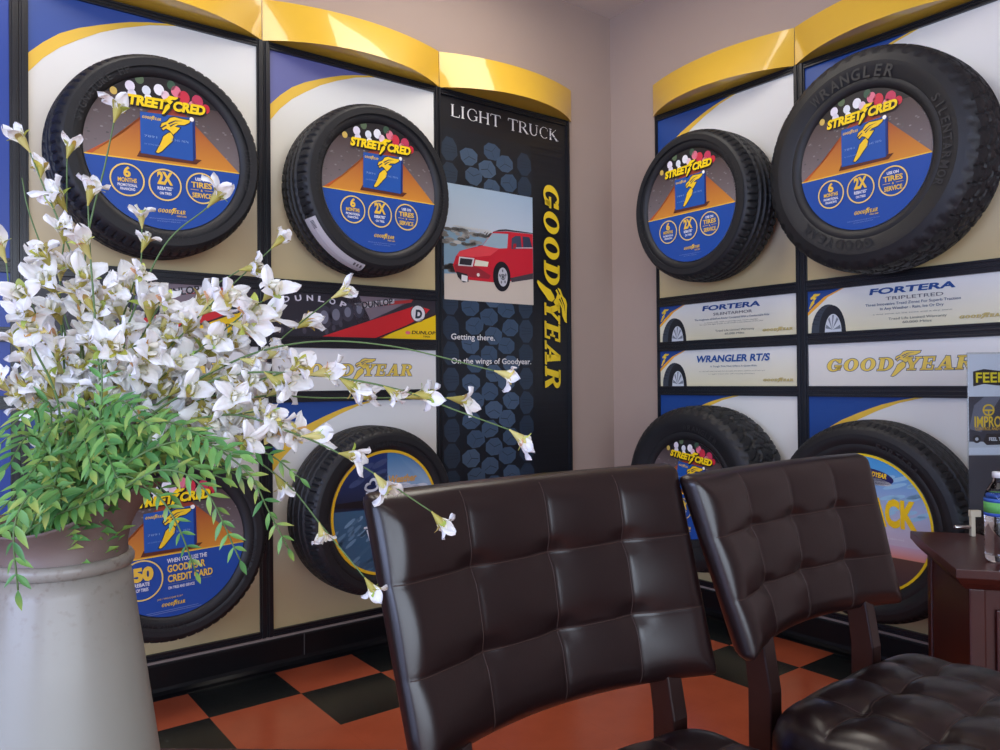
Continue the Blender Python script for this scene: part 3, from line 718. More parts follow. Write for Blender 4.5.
def disc_credit():
    P=Print((0,0,1)); disc_common(P); disc_bottom(P); disc_card(P,-.05,.0); disc_title(P)
    P.layer(); Y_=(238,196,70);Wt=(226,228,232)
    P.ring(-.44,-.42,.262,.282,(238,206,110)); P.text('$',-.62,-.40,.07,.12,Y_,.04,0,'c'); P.text('50',-.42,-.42,.27,.18,Y_,.06,0,'c'); P.text('REBATE',-.44,-.50,.2,.05,Wt,.03,0,'c'); P.text('OF TIRES',-.44,-.57,.16,.045,Wt,.03,0,'c')
    P.text('WHEN YOU USE THE',-.10,-.24,.55,.06,Wt,.02); P.text('GOODYEAR',-.10,-.37,.52,.10,Y_,.03); P.text('CREDIT CARD',-.10,-.51,.62,.10,Y_,.03); P.rect(-.1,-.545,.5,-.54,(120,130,120)); P.text('ON TIRES AND SERVICE',-.10,-.61,.36,.04,Wt,.02)
    P.text('JUNE 1 THROUGH JUNE 30, 2017',-.08,-.74,.34,.025,Y_,.0,0,'c'); goodyear(P,-.2,-.84,.32,.045,GOLD,None,0); P.layer(); P.rect(-.4,-.90,.3,-.893,(120,140,190)); P.rect(-.42,-.925,.34,-.918,(120,140,190))
    return P
def disc_weather():
    P=Print((0,0,1)); P.layer(); P.rect(-1,-1,1,1,(22,38,70)); P.layer()
    P.poly([(.02,1),(.02,.1),(1,.1),(1,1)],grad((170,196,214),(44,110,160),.3,.9)); P.poly([(-1,1),(.02,1),(.02,.1),(-1,.1)],grad((30,34,48),(34,56,110),.1,.9))
    P.poly([(-1,-1),(1,-1),(1,.02),(-1,.10)],(58,92,118))
    P.layer(); rn=random.Random(9)
    for i in range(120):
        a,b=rn.uniform(-1,.9),rn.uniform(-1,-.05); g_=rn.uniform(-24,40); P.ell(a,b,rn.uniform(.06,.16),.03,(72+g_,104+g_,128+g_),8,rot=.6)
    for i in range(10): a=rn.uniform(-.9,-.1); P.ell(a,rn.uniform(.5,.8),.16,.05,(60,74,112),10,rot=.4)
    for i in range(14): P.ell(rn.uniform(.1,.95),rn.uniform(.2,.4),.14,.05,(206,214,222),10)
    P.poly([(-1,.16),(-.3,.10),(.02,.12),(.02,.24),(-1,.22)],(26,22,26))
    P.layer(); P.text('Weather',.02,.46,.56,.12,(206,160,90),.04,.15); P.text('Ready Grip',.02,.33,.5,.07,(222,226,230),.02,.1)
    P.text('BEST IN CLASS',-.38,-.06,1.1,.17,(236,186,30),.06,.2); P.text('GOODYEAR',.0,-.80,.4,.06,(226,184,60),.04,.2,'c')
    P.layer(); Wt=(214,220,224)
    for x_,y_ in ((-.28,.42),): P.ell(x_,y_,.13,.07,Wt); P.ell(x_-.06,y_+.02,.06,.06,Wt); P.ell(x_+.04,y_+.07,.08,.08,Wt); P.rect(x_-.1,y_-.16,x_+.1,y_-.07,Wt)
    P.layer(); P.ell(-.28,.43,.09,.04,(30,44,80)); P.ell(-.25,.48,.045,.045,(30,44,80))
    P.layer(); P.rect(-.42,-.22,-.14,-.19,Wt); P.poly([(-.38,-.24),(-.34,-.24),(-.28,-.42),(-.32,-.42)],Wt); P.poly([(-.28,-.24),(-.24,-.24),(-.2,-.42),(-.24,-.42)],Wt); P.poly([(-.18,-.24),(-.14,-.24),(-.2,-.42),(-.24,-.42)],Wt)
    P.ring(0,0,.955,1.0,(236,190,40),72); return P
def disc_track():
    P=Print((0,0,1)); P.layer(); P.rect(-1,-.25,1,1,grad((206,196,214),(76,156,214),-.2,.8),8)
    P.rect(-1,-.42,1,-.25,grad((226,150,130),(206,180,204),-.42,-.25)); P.rect(-1,-1,1,-.42,grad((52,48,60),(96,70,60),-1,-.42),4)
    P.layer(); rn=random.Random(4)
    for i in range(26): P.ell(rn.uniform(-.2,.9),rn.uniform(.1,.75),rn.uniform(.08,.2),.03,(150,196,226),10,rot=.3)
    P.poly([(-.2,-.42),(-.12,-.42),(.7,-1),(-.5,-1)],(44,46,60)); P.layer(); P.poly([(-.17,-.44),(-.16,-.44),(.15,-1),(.08,-1)],(200,206,220)); P.poly([(-.12,-.44),(-.115,-.44),(.66,-.96),(.6,-.98)],(196,200,214))
    P.layer(); P.ell(.10,.69,.38,.115,(34,34,92),28,-.12); P.poly([(-.2,.71),(-.3,.83),(-.32,.63)],(34,34,92)); P.ell(.12,.63,.33,.055,(196,200,206),20,-.12)
    P.layer(); P.text('GOODYEAR',.0,.71,.38,.07,(250,206,30),.04,.15,rot=-.12); P.rect(.02,.53,.15,.57,(40,40,70))
    P.text('COMMITTED TO',-.66,.44,.80,.08,(222,232,240),.03); P.text('TRACK',-.22,.02,1.0,.37,(246,206,30),.05)
    P.text('engineered for drivers who love the open road',-.3,-.17,.9,.03,(225,228,236),0); P.text('learn more at the counter',-.2,-.24,.5,.03,(225,228,236),0)
    P.ring(0,0,.965,1.0,(244,214,30),72); return P
def make_tire(wall,c,cz,R,ri,w_,ty,tp,spin,style,disc,label,letters,sticker=False):
    n0=.03+R*abs(math.sin(ty))*.8+R*abs(math.sin(tp))*.8
    mw=wallM(wall,c,cz,n0)@Matrix.Rotation(-tp,4,'X')@Matrix.Rotation(-ty,4,'Y')
    e=empty('tire',mw)
    back=.026
    o=tire_mesh('rubber_casing',R,ri,w_,back,style).build('rubber_casing',M_rubber,e,smooth=False)
    me=o.data; 
    me.polygons.foreach_set('use_smooth',[True]*len(me.polygons))
    bm=bmesh.new(); bm.from_mesh(me)
    for ed in bm.edges:
        if len(ed.link_faces)==2 and ed.calc_face_angle(0)>.55: ed.smooth=False
    bm.to_mesh(me); bm.free()
    rm=(ri+R*.9)/2
    for t,a,hh in letters:
        P=Print(); ring_text(P,t,rm-hh*.4,a+spin,hh*.8)
        lt_=P.build('sidewall_lettering',e,Matrix.Translation((0,0,w_-.0006)),.0009,M_rubber2)
    d=disc()
    m=MB(); N=96; m.loft([[(.995*math.cos(2*PI*i/N),.995*math.sin(2*PI*i/N),z) for i in range(N)] for z in (-.02,0)],True,col=lin((200,200,200)))
    a=d.build('poster_disc',e,Matrix.Translation((0,0,w_-.021))@Matrix.Rotation(spin,4,'Z')@Matrix.Diagonal((ri,ri,1,1)),.0003)
    bk=m.mesh('x'); bm=bmesh.new(); bm.from_mesh(a.data); 
    for v in bk.vertices: pass
    bm.from_mesh(bk); bm.to_mesh(a.data); bm.free(); 
    # scale baked: backing thickness is in metres
    for v in a.data.vertices:
        if v.co.z<-.001: v.co.z=-.004
    a['label']='round printed advert fitted in the wheel opening'
    if sticker:
        s=MB(); A0,A1=math.radians(207),math.radians(256); n=20
        def col(v): return lin((186,182,180))
        rows=[]
        for k in range(n+1):
            a_=A0+(A1-A0)*k/n; rows.append([(r_*math.cos(a_),r_*math.sin(a_),z_) for r_,z_ in ((R*1.001,w_*.70),(R*1.0,w_*.78),(R*.99,w_*.86),(R*.972,w_*.905),(R*.945,w_*.95))])
        s.loft(rows,False,False,col=lin((190,186,186)))
        for k in range(7):
            a_=A0+math.radians(2.2+.8*k); b_=a_+math.radians(.35); s.loft([[(r_*math.cos(q),r_*math.sin(q),z_+.0012) for r_,z_ in ((R*.996,w_*.84),(R*.976,w_*.90))] for q in (a_,b_)],False,False,col=lin((40,36,40)))
        for k in range(3):
            a_=A1-math.radians(3+2.4*k); b_=a_+math.radians(1.2); s.loft([[(r_*math.cos(q),r_*math.sin(q),z_+.0012) for r_,z_ in ((R*.99,w_*.87),(R*.965,w_*.92))] for q in (a_,b_)],False,False,col=lin((90,84,84)))
        so=s.build('barcode_sticker',M_paper,e,Matrix.Translation((0,0,.0012)))
        md=so.modifiers.new('t','SOLIDIFY'); md.thickness=.0008; so['label']='long white barcode sticker on the sidewall'
    return tag(e,label,'tire')
D=math.radians
SIG=[('SIGNATURE HP',D(140),.026),('DUNLOP',D(-5),.03),('SIGNATURE',D(265),.024)]
make_tire('A',-2.22,1.775,.315,.235,.208,-.06,-.014,D(2),'street',disc_street,'black tire with orange and blue round advert, upper left behind the flower tips',SIG)
make_tire('A',-1.449,1.78,.321,.239,.205,-.023,-.003,0,'street',disc_street,'black tire with long barcode sticker at its lower left, beside the light truck banner',[('SIGNATURE HP',D(165),.026),('DUNLOP',D(-12),.03)],True)
make_tire('A',-2.195,.549,.312,.222,.211,-.021,.005,D(2),'street',disc_credit,'black tire with 50 dollar credit card advert, low behind the white pitcher',[('DUNLOP',D(-20),.028),('SIGNATURE HP',D(250),.024)])
make_tire('A',-1.451,.573,.317,.231,.207,-.062,-.009,0,'rib',disc_weather,'black tire with yellow rimmed cloudy sky advert behind the near chair back corner',[('ASSURANCE',D(100),.028),('GOODYEAR',D(200),.028)])
make_tire('B',.679,1.796,.32,.236,.198,.028,-.034,0,'street',disc_street,'smaller black tire with round advert on right wall, upper row nearest the room corner',[('EAGLE LS',D(200),.026),('GOODYEAR',D(20),.026)])
make_tire('B',1.437,1.809,.386,.237,.2,.05,-.027,0,'lt',disc_street,'largest chunky tread tire with round advert at the upper right',[('WRANGLER',D(95),.05),('GOODYEAR',D(250),.045),('SILENTARMOR',D(0),.035)])
make_tire('B',.668,.589,.352,.208,.223,.025,.01,D(-9),'mt',disc_street,'deep grooved black tire low between the two chair backs',[('WRANGLER',D(80),.03)])
make_tire('B',1.4,.553,.354,.243,.18,.03,-.03,0,'rib',disc_track,'black ribbed tire with blue sky and road advert behind the wooden end table',[('FORTERA',D(60),.03)])

# ------------------------------------------------------------------ tufted chairs
def tuft(u,v,nu,nv,depth,wd):
    """soft biscuit tufting: shallow stitched seams with slightly deeper crossings"""
    du=min(abs(u-k/nu) for k in range(1,nu)); dv=min(abs(v-k/nv) for k in range(1,nv))
    a=math.exp(-(du/(wd*.5))**2)*.22; b=math.exp(-(dv/(wd*.5))**2)*.22
    dd=math.hypot(du,dv); c=math.exp(-(dd/(wd*3.5))**2)
    pu=abs(math.sin(PI*u*nu)); pv=abs(math.sin(PI*v*nv)); puff=pu**.8*pv**.8
    return depth*(-.3*a-.3*b-.75*c+.6*puff-.25)
def pad_back(W,Wb,zt,zb,lean,th=.034,rec=.05,er=.042):
    NU,NV=104,72; fr={}; m=MB()
    def mid(i,j):
        u=i/NU; v=j/NV; h=(W/2*v+Wb/2*(1-v)); a=(2*u-1)
        # rounded corners in outline
        z=zb+(zt-zb)*v
        x=a*h; ax=abs(a)*h; dz=min(z-zb,zt-z); dx=h-ax; rc_=.014
        if dx<rc_ and dz<rc_:
            q=math.hypot(rc_-dx,rc_-dz)
            if q>0:
                mx=max(rc_-dx,rc_-dz); k=mx/q; ax=h-rc_+(rc_-dx)*k; zz=(rc_-dz)*k; x=math.copysign(ax,a); z=(zb+rc_-zz) if z<(zt+zb)/2 else (zt-rc_+zz)
        y=-lean*(1-v)+(rec+.012-.04*v)*(1-abs(a)**2.0); x-=.012*v
        return x,y,z,u,v,dx,dz
    vs=[];idx={}
    def lay(side):
        for i in range(NU+1):
            for j in range(NV+1):
                x,y,z,u,v,dx,dz=mid(i,j); edge=i in(0,NU) or j in (0,NV)
                if edge and side==1: idx[(1,i,j)]=idx[(0,i,j)]; continue
                d=min(dx,dz); t=min(1,max(0,d)/er); prof=math.sqrt(max(0,1-(1-t)**2))
                tf=tuft(u,v,4,3,.011,.014)*min(1,d/.03) if side==0 else 0
                off=(th*prof+tf)*(-1 if side==0 else .75)
                idx[(side,i,j)]=len(vs); vs.append((x,y+off,z))
    lay(0);lay(1)
    fs=[]
    for i in range(NU):
        for j in range(NV):
            q=[idx[(0,i,j)],idx[(0,i+1,j)],idx[(0,i+1,j+1)],idx[(0,i,j+1)]]; fs.append(q)
            fs.append([idx[(1,i,j)],idx[(1,i,j+1)],idx[(1,i+1,j+1)],idx[(1,i+1,j)]])
    m.add(vs,fs)
    # thread lines along the horizontal seams
    th_=MB()
    for k in (1,2):
        j=NV*k//3; p=[Vector(vs[idx[(0,i,j)]])+Vector((0,-.0004,0)) for i in range(2,NU-1)]; th_.tube(p,.0007,5)
    for k in (1,2,3):
        i=NU*k//4; p=[Vector(vs[idx[(0,i,j)]])+Vector((0,-.0002,0)) for j in range(2,NV-1)]; th_.tube(p,.0005,5)
    return m,th_
def pad_seat(W,D_,zt,th):
    N=84; vs=[];idx={};m=MB(); er=.05
    def sq(a,b): # square->rounded square
        p=6.0; r=max(abs(a),abs(b)); n=(abs(a)**p+abs(b)**p)**(1/p); 
        return (a*r/n,b*r/n) if n>1e-9 else (0,0)
    for i in range(N+1):
        for j in range(N+1):
            a,b=2*i/N-1,2*j/N-1; x,y=sq(a,b); d=(1-max(abs(a),abs(b)))*min(W,D_)/2
            t=min(1,d/er); z=zt-.045*(1-math.sqrt(max(0,1-(1-t)**2)))+.012*(1-x*x)*(1-y*y)
            u,v=(x+1)/2,(y+1)/2; z+=tuft(u,v,4,4,.014,.014)*min(1,d/.04)
            idx[(i,j)]=len(vs); vs.append((x*W/2,y*D_/2,z))
    fs=[[idx[(i,j)],idx[(i+1,j)],idx[(i+1,j+1)],idx[(i,j+1)]] for i in range(N) for j in range(N)]
    border=[(i,0) for i in range(N)]+[(N,j) for j in range(N)]+[(N-i,N) for i in range(N)]+[(0,N-j) for j in range(N)]
    prev=[idx[b] for b in border]; nb=len(border)
    for z,sc in ((zt-.07,1.005),(zt-th+.015,1.0),(zt-th,.97)):
        cur=[]
        for b in border: p=vs[idx[b]]; cur.append(len(vs)); vs.append((p[0]*sc,p[1]*sc,z))
        for k in range(nb): fs.append([prev[k],cur[k],cur[(k+1)%nb],prev[(k+1)%nb]])
        prev=cur
    fs.append(prev)
    m.add(vs,fs); t_=MB()
    for k in (1,2,3):
        j=N*k//4
        t_.tube([Vector(vs[idx[(i,j)]])+Vector((0,0,.0004)) for i in range(3,N-2)],.0007,5)
        t_.tube([Vector(vs[idx[(j,i)]])+Vector((0,0,.0002)) for i in range(3,N-2)],.0005,5)
    return m,t_
def chair(x,y,r,W,Wb,zt,zb,lean,zs,yb,ps,label):
    e=empty('tufted_chair',Matrix.Translation((x,y,0))@Matrix.Rotation(r,4,'Z'))
    m,t=pad_back(W,Wb,zt,zb,lean); b=m.build('backrest',M_leather,e,smooth=True); t.build('seam',M_thread,b,smooth=True)
    SW,SD=.50,.46; cy=yb-SD/2+.0
    m,t=pad_seat(SW,SD,zs+.014,.115); s=m.build('seat',M_leather,e,Matrix.Translation((0,cy,0)),smooth=True); t.build('seam',M_thread,s,smooth=True)
    fr=MB(); z0,z1=zs-.165,zs-.106
    fr.box(-SW/2+.03,SW/2-.03,cy-SD/2+.03,cy-SD/2+.052,z0,z1); fr.box(-SW/2+.03,SW/2-.03,cy+SD/2-.05,cy+SD/2-.028,z0,z1)
    fr.box(-SW/2+.03,-SW/2+.052,cy-SD/2+.05,cy+SD/2-.05,z0,z1); fr.box(SW/2-.052,SW/2-.03,cy-SD/2+.05,cy+SD/2-.05,z0,z1)
    fr.build('seat_frame',M_wood,e)
    for sx in (-1,1):
        m=MB(); xo=sx*(ps/2-.018); rings=[]
        # rear post: floor -> seat -> behind the back cushion
        for z,yy,hw,hd in ((0,.0,.012,.015),(.25,-.04,.015,.019),(zs-.10,-.062,.0155,.022),(zs+.02,-.062,.0155,.022),(zb+.03,-.048,.0155,.020),(zb+.12,.006,.015,.012),(zt-.10,.060,.012,.008)):
            rings.append([(xo-hw,yy-hd,z),(xo+hw,yy-hd,z),(xo+hw,yy+hd,z),(xo-hw,yy+hd,z)])
        m.loft(rings); m.build('leg',M_wood,e,bevel=.003)
        m=MB(); xf=sx*(SW/2-.042); yf=cy-SD/2+.042; rings=[[(xf-h,yf-h,z),(xf+h,yf-h,z),(xf+h,yf+h,z),(xf-h,yf+h,z)] for z,h in ((0,.014),(z1-.001,.022))]
        m.loft(rings); m.build('leg',M_wood,e,bevel=.003)
    return tag(e,label,'chair')
chair(-2.098,-1.914,-.034,.565,.54,.914,.585,.084,.514,-.06,.424,'nearest dark brown tufted leather chair, its back in the middle of the picture')
chair(-1.548,-1.958,.017,.578,.511,.898,.607,.084,.520,-.085,.376,'dark tufted leather chair at the right, beside the wooden end table')

# ------------------------------------------------------------------ end table
e1=Vector((.80433,.59418,0)); e2=Vector((.59418,-.80433,0))
tb=Vector((-.88014702,-1.97685321,0)); L1,L2=.477,.60
tc_=tb+e1*(L1/2)+e2*(L2/2)
TM=Matrix(((e2.x,e1.x,0,tc_.x),(e2.y,e1.y,0,tc_.y),(0,0,1,0),(0,0,0,1)))   # local x along front, y away
e=empty('end_table',TM)
m=MB(); a,b=L2/2,L1/2
for z0,z1,i0,i1 in ((.578,.600,.0,.0),(.563,.578,.012,.002),(.548,.563,.026,.012)):
    m.loft([[(-a+i,-b+i,z),(a-i,-b+i,z),(a-i,b-i,z),(-a+i,b-i,z)] for z,i in ((z0,i0),(z1,i1))])
m.build('tabletop',M_cherry,e,bevel=.0018)
ia=.042
m=MB(); m.box(-a+ia,a-ia,-b+ia,b-ia,.10,.548); 
m.build('cabinet_body',M_cherry,e,bevel=.002)
for sx in (-1,1):
    for sy in (-1,1):
        m=MB(); cx,cy=sx*(a-ia-.012),sy*(b-ia-.012); m.box(cx-.018,cx+.018,cy-.018,cy+.018,0,.5475); m.build('leg',M_cherry,e,bevel=.004)
m=MB(); m.box(-a+ia+.05,a-ia-.05,-b+ia-.012,-b+ia-.0005,.16,.50); dr=m.build('door',M_cherry,e,bevel=.003)
m=MB(); m.lathe([(.004,0),(.004,.012),(.012,.016),(.014,.024),(.008,.030),(0.001,.031)],20); m.build('knob',M_chrome,dr,Matrix.Translation((.12,-b+ia-.012,.36))@Matrix.Rotation(PI/2,4,'X'),smooth=True)
tag(e,'dark cherry wood end table at the right edge under the water bottle','end table')

# ------------------------------------------------------------------ water bottle
bp=pt(1000,559,1.9); bp.z=.6002
e=empty('water_bottle',Matrix.Translation(bp))
m=MB(); R_=.0325
prof=[(.006,.004),(.022,.0),(.030,.003),(R_,.012)]
for k in range(7): z=.02+.012*k; prof+=[(R_-.0015,z),(R_,z+.006)]
prof+=[(R_,.112),(R_,.155),(.030,.165),(.024,.180),(.0165,.192),(.0135,.198),(.0135,.206)]
m.lathe(prof,40); m.build('bottle_body',M_pet,e,smooth=True)
m=MB(); pw=[(max(.002,r-.0022),z+.0015) for r,z in prof if z<.17]+[(.026,.1705)]; m.lathe(pw,40); m.build('water',M_water,e,smooth=True)
m=MB(); m.lathe([(R_+.0006,.112),(R_+.0006,.120)],40,False,col=lin((40,80,170))); m.lathe([(R_+.0006,.120),(R_+.0006,.146)],40,False,col=lin((96,176,92))); m.lathe([(R_+.0006,.146),(R_+.0006,.155)],40,False,col=lin((52,96,180)))
o=m.build('label_wrap',M_paper,e,smooth=True); md=o.modifiers.new('t','SOLIDIFY'); md.thickness=.0003; o['label']='green and blue wrap'
m=MB(); m.lathe([(.001,.219),(.0135,.219),(.0145,.217),(.0145,.205),(.001,.205)][::-1],30); m.build('cap',mat('white_cap',(225,228,230),.4),e,smooth=True)
tag(e,'clear plastic water bottle with green and blue wrap on the end table','bottle')

# ------------------------------------------------------------------ acrylic sign holder with brochure
def local_to(px,py,z=.6): return TM@Vector((px,py,z))
base=pt(970,533,2.27); base.z=.6002
dx=R2.copy(); dx.z=0; dx.normalize(); dy=Vector((-dx.y,dx.x,0))
HM=Matrix(((dx.x,0,-dy.x,base.x),(dx.y,0,-dy.y,base.y),(0,1,0,base.z),(0,0,0,1)))
e=empty('sign_holder',HM)
m=MB(); m.box(0,.24,0,.525,-.002,0); m.box(0,.24,0,.525,-.007,-.005); m.box(0,.24,0,.004,-.06,.07); m.build('acrylic_sleeve',M_acr,e,bevel=.0008)
P=Print(); P.layer(); P.rect(.002,.225,.238,.52,(214,218,226)); P.layer(); P.rect(.004,.245,.238,.395,(58,60,72),2); P.rect(.002,.06,.238,.222,(60,60,68))
P.layer(); P.poly([(.018,.425),(.05,.432),(.09,.427),(.238,.433),(.238,.475),(.1,.470),(.05,.476),(.018,.469)],(26,24,24))
P.poly([(.004,.3),(.02,.37),(.05,.395),(.10,.395),(.07,.35),(.04,.29)],(110,112,126)); P.rect(.004,.245,.238,.262,(196,200,206))
P.layer(); P.text('FEEL',.026,.437,.085,.030,(246,222,30),.02); P.text('THE DIFFERENCE',.12,.437,.115,.024,(246,222,30),.02)
P.ring(.062,.355,.013,.0175,(236,196,40)); P.rect(.047,.352,.077,.357,(236,196,40)); P.rect(.060,.341,.064,.355,(236,196,40))
P.text('IMPROVED',.020,.306,.13,.032,(240,200,40),.02); P.text('CONTROL AND HANDLING',.022,.296,.12,.009,(220,170,40),.02)
P.poly([(.045,.262),(.055,.285),(.238,.288),(.238,.256),(.055,.252)],(30,30,34)); P.ell(.026,.270,.012,.012,(30,32,38)); P.layer(); P.ell(.026,.270,.005,.005,(190,194,200)); P.text('FEEL THE ROAD',.062,.265,.09,.010,(225,226,230),.03)
P.build('leaflet',e,Matrix.Translation((0,0,-.0052)))
bc=MB(); bc.box(.002,.238,.06,.52,-.0050,-.0049,lin((200,200,205))); bc.build('leaflet_back',M_paper,e)
tag(e,'clear acrylic leaflet holder reading FEEL behind the water bottle','sign holder')
# small chrome bracket lying at its foot
cl=pt(957,531,2.20); cl.z=.6002
e=empty('chrome_clip',Matrix(((dx.x,-dx.y,0,cl.x),(dx.y,dx.x,0,cl.y),(0,0,1,cl.z),(0,0,0,1))))
m=MB(); m.box(.038,.050,-.006,.006,0,.072); m.box(.036,.066,-.007,.007,.055,.074); m.build('upright',mat('cream_plastic',(190,182,160),.4),e,bevel=.002)
m=MB(); m.lathe([(.0045,-.045),(.0055,-.042),(.0055,.0),(.0045,.002)],16); m.build('lever',M_chrome,e,Matrix.Translation((.038,0,.026))@Matrix.Rotation(PI/2,4,'Y'),smooth=True)
tag(e,'small chrome and cream clip standing on the end table left of the leaflet holder','clip')

# ------------------------------------------------------------------ low table under the pitcher
TZ=.62
p0=pt(398,749,1); 
def onz(u,v,z):
    d=pt(u,v,1)-CP; return CP+d*((z-CP.z)/d.z)
q1=onz(398,749,TZ); q0=onz(158,748,TZ); ex=(q1-q0).normalized(); ey=Vector((-ex.y,ex.x,0))
TC=q1-ex*.55-ey*.28
M2=Matrix(((ex.x,ey.x,0,TC.x),(ex.y,ey.y,0,TC.y),(0,0,1,0),(0,0,0,1)))
e=empty('side_table',M2); a,b=.55,.28
m=MB(); m.loft([[(-a+i,-b+i,z),(a-i,-b+i,z),(a-i,b-i,z),(-a+i,b-i,z)] for z,i in ((TZ-.026,.006),(TZ-.02,0),(TZ,0))]); m.build('tabletop',M_cherry,e,bevel=.0015)
m=MB()
m.box(-a+.05,a-.05,-b+.05,-b+.07,TZ-.09,TZ-.026); m.box(-a+.05,a-.05,b-.07,b-.05,TZ-.09,TZ-.026); m.box(-a+.05,-a+.07,-b+.07,b-.07,TZ-.09,TZ-.026); m.box(a-.07,a-.05,-b+.07,b-.07,TZ-.09,TZ-.026); m.build('apron',M_cherry,e)
for sx in (-1,1):
    for sy in (-1,1):
        m=MB(); m.loft([[(sx*(a-.06)-h,sy*(b-.06)-h,z),(sx*(a-.06)+h,sy*(b-.06)-h,z),(sx*(a-.06)+h,sy*(b-.06)+h,z),(sx*(a-.06)-h,sy*(b-.06)+h,z)] for z,h in ((0,.016),(TZ-.0262,.024))]); m.build('leg',M_cherry,e,bevel=.003)
tag(e,'cherry wood side table whose edge shows under the white pitcher','side table')

# ------------------------------------------------------------------ pitcher
DP=.83
pc=pt(64,580,DP); pc.z=TZ+.0004
PZR=.866-TZ     # ring height above base
e=empty('pitcher',Matrix.Translation(pc))
m=MB(); rr=[(.001,0),(.095,0),(.098,.004),(.0975,.010),(.0938,.02)]
for k in range(12):
    t=k/11; z=.025+(PZR-.035)*t; rr.append((.0935-.0285*t,z))
m.lathe(rr,72,True); m.build('body',M_pitch,e,smooth=True)
m=MB(); m.lathe([(.0625,PZR-.010),(.0665,PZR-.009),(.069,PZR-.004),(.069,PZR+.001),(.0665,PZR+.005),(.0625,PZR+.005)],72,False); m.build('neck_ring',M_pitch,e,smooth=True)
# flared neck with a high pouring lip toward picture right
lipd=math.atan2(R2.y,R2.x)+.15
m=MB(); rings=[];N=96;K=10
for side in (0,1):
    for k in (range(K+1) if side==0 else range(K,-1,-1)):
        t=k/K; ring=[]
        for i in range(N):
            a=2*PI*i/N; d=(a-lipd+PI)%(2*PI)-PI
            top=.034+.052*math.exp(-(d/.95)**2)+.012*math.exp(-((abs(d)-PI)/.6)**2)
            rad=.063-.004*math.sin(t*PI)+ (.012+.034*math.exp(-(d/.55)**2))*t**1.8 - (.0018 if side else 0)
            ring.append((rad*math.cos(a),rad*math.sin(a),PZR+.003+top*t))
        rings.append(ring)
m.loft(rings,False); o=m.build('neck',M_neck,e,smooth=True); o['label']='brown zinc neck with a tall pouring lip'
m=MB(); hp=[]
ca,sa=math.cos(lipd+PI),math.sin(lipd+PI)
for k in range(17):
    t=k/16; r_=.075+.075*math.sin(PI*t)**.8; z=PZR+.03-.16*t; hp.append((r_*ca,r_*sa,z)) if k<16 else hp.append(((.092)*ca,(.092)*sa,z))
m.tube(hp,.006,10); m.build('handle',M_pitch,e,smooth=True)
tag(e,'tall whitewashed metal pitcher holding flowers at the left front','pitcher')

# ------------------------------------------------------------------ artificial flowers
RIGHT=Vector((R2.x,R2.y,0)).normalized(); FWD=Vector((F.x,F.y,0)).normalized()
def petal(mb,rn,ln,wd,curl,az,tilt,ruf,col):
    nu,nv=7,6; rings=[]
    c,s=math.cos(az),math.sin(az); ph=rn.uniform(0,6)
    for i in range(nu+1):
        u=i/nu; row=[]
        hw=wd*(math.sin(PI*min(1,u*.86+.10))**.8)*(1 if u<.95 else .8)
        if i==nu: hw*=.65
        ang=tilt+curl*u*u
        r=ln*(u*math.sin(tilt+curl*u*.5)); z=ln*(u*math.cos(tilt+curl*u*.5))
        for j in range(nv+1):
            v=2*j/nv-1; cup=-.32*hw*v*v; w_=ruf*math.sin(3.1*v*2+ph+4*u)*u*abs(v)
            x=r+cup*math.cos(ang)*-1+w_*math.cos(ang); zz=z+(cup*-.6)+w_*-math.sin(ang); y=hw*v
            row.append((x*c-y*s,x*s+y*c,zz))
        rings.append(row)
    mb.loft(rings,False,False,col=col)
def blossom_mesh(k):
    rn=random.Random(100+k); m=MB(); L=.0205
    def cw(base):
        b=lin(base); y=lin((222,214,150))
        def f(v):
            t=max(0,1-(v[2]+abs(v[0])*.4+abs(v[1])*.4)/(.012)); return tuple(b[i]+(y[i]-b[i])*min(1,t) for i in range(3))
        return f
    W_=(250,250,250)
    n=3 if k%3 else 4
    a0=rn.uniform(0,6)
    for i in range(n):
        petal(m,rn,L*rn.uniform(.95,1.35),L*rn.uniform(.26,.44),rn.uniform(.1,1.9),a0+i*2*PI/n+rn.uniform(-.6,.6),rn.uniform(.02,.4),.0042,cw(W_))
    for i in range(2): petal(m,rn,L*rn.uniform(.7,.9),L*.28,rn.uniform(-.2,.5),a0+1+i*PI,.12,.003,cw((244,242,226)))
    me=m.mesh('blossom',[M_petal],smooth=True)
    c=MB(); col=(rn.choice([(196,186,104),(206,196,120),(182,172,84)]))
    c.lathe([(.0009,-.011),(.0013,-.008),(.0028,-.003),(.0046,.003),(.0052,.008),(.0040,.011)],8,False,col=lin(col))
    for i in range(4): petal(c,rn,.0155,.0036,rn.uniform(.5,1.5),a0+i*PI/2+.4,.3,.0006,lin(tuple(x*rn.uniform(.85,1.12) for x in col)))
    return me,c.mesh('calyx',[M_calyx],smooth=True)
BL=[blossom_mesh(k) for k in range(9)]
def crom(P_,n=28):
    P_=[P_[0]*2-P_[1]]+P_+[P_[-1]*2-P_[-2]]; o=[]
    for i in range(1,len(P_)-2):
        for k in range(n):
            t=k/n; a,b,c,d=P_[i-1:i+3]
            o.append(.5*((2*b)+(c-a)*t+(2*a-5*b+4*c-d)*t*t+(3*b-a-3*c+d)*t**3))
    o.append(P_[-2]); return o
def along(path,f):
    L=[0]
    for i in range(1,len(path)): L.append(L[-1]+(path[i]-path[i-1]).length)
    t=f*L[-1]
    for i in range(1,len(path)):
        if L[i]>=t:
            k=(t-L[i-1])/max(1e-9,L[i]-L[i-1]); return path[i-1].lerp(path[i],k),(path[i]-path[i-1]).normalized()
    return path[-1],(path[-1]-path[-2]).normalized()
def orient(d,roll):
    q=d.to_track_quat('Z','Y').to_matrix().to_4x4(); return q@Matrix.Rotation(roll,4,'Z')
frnd=random.Random(21)
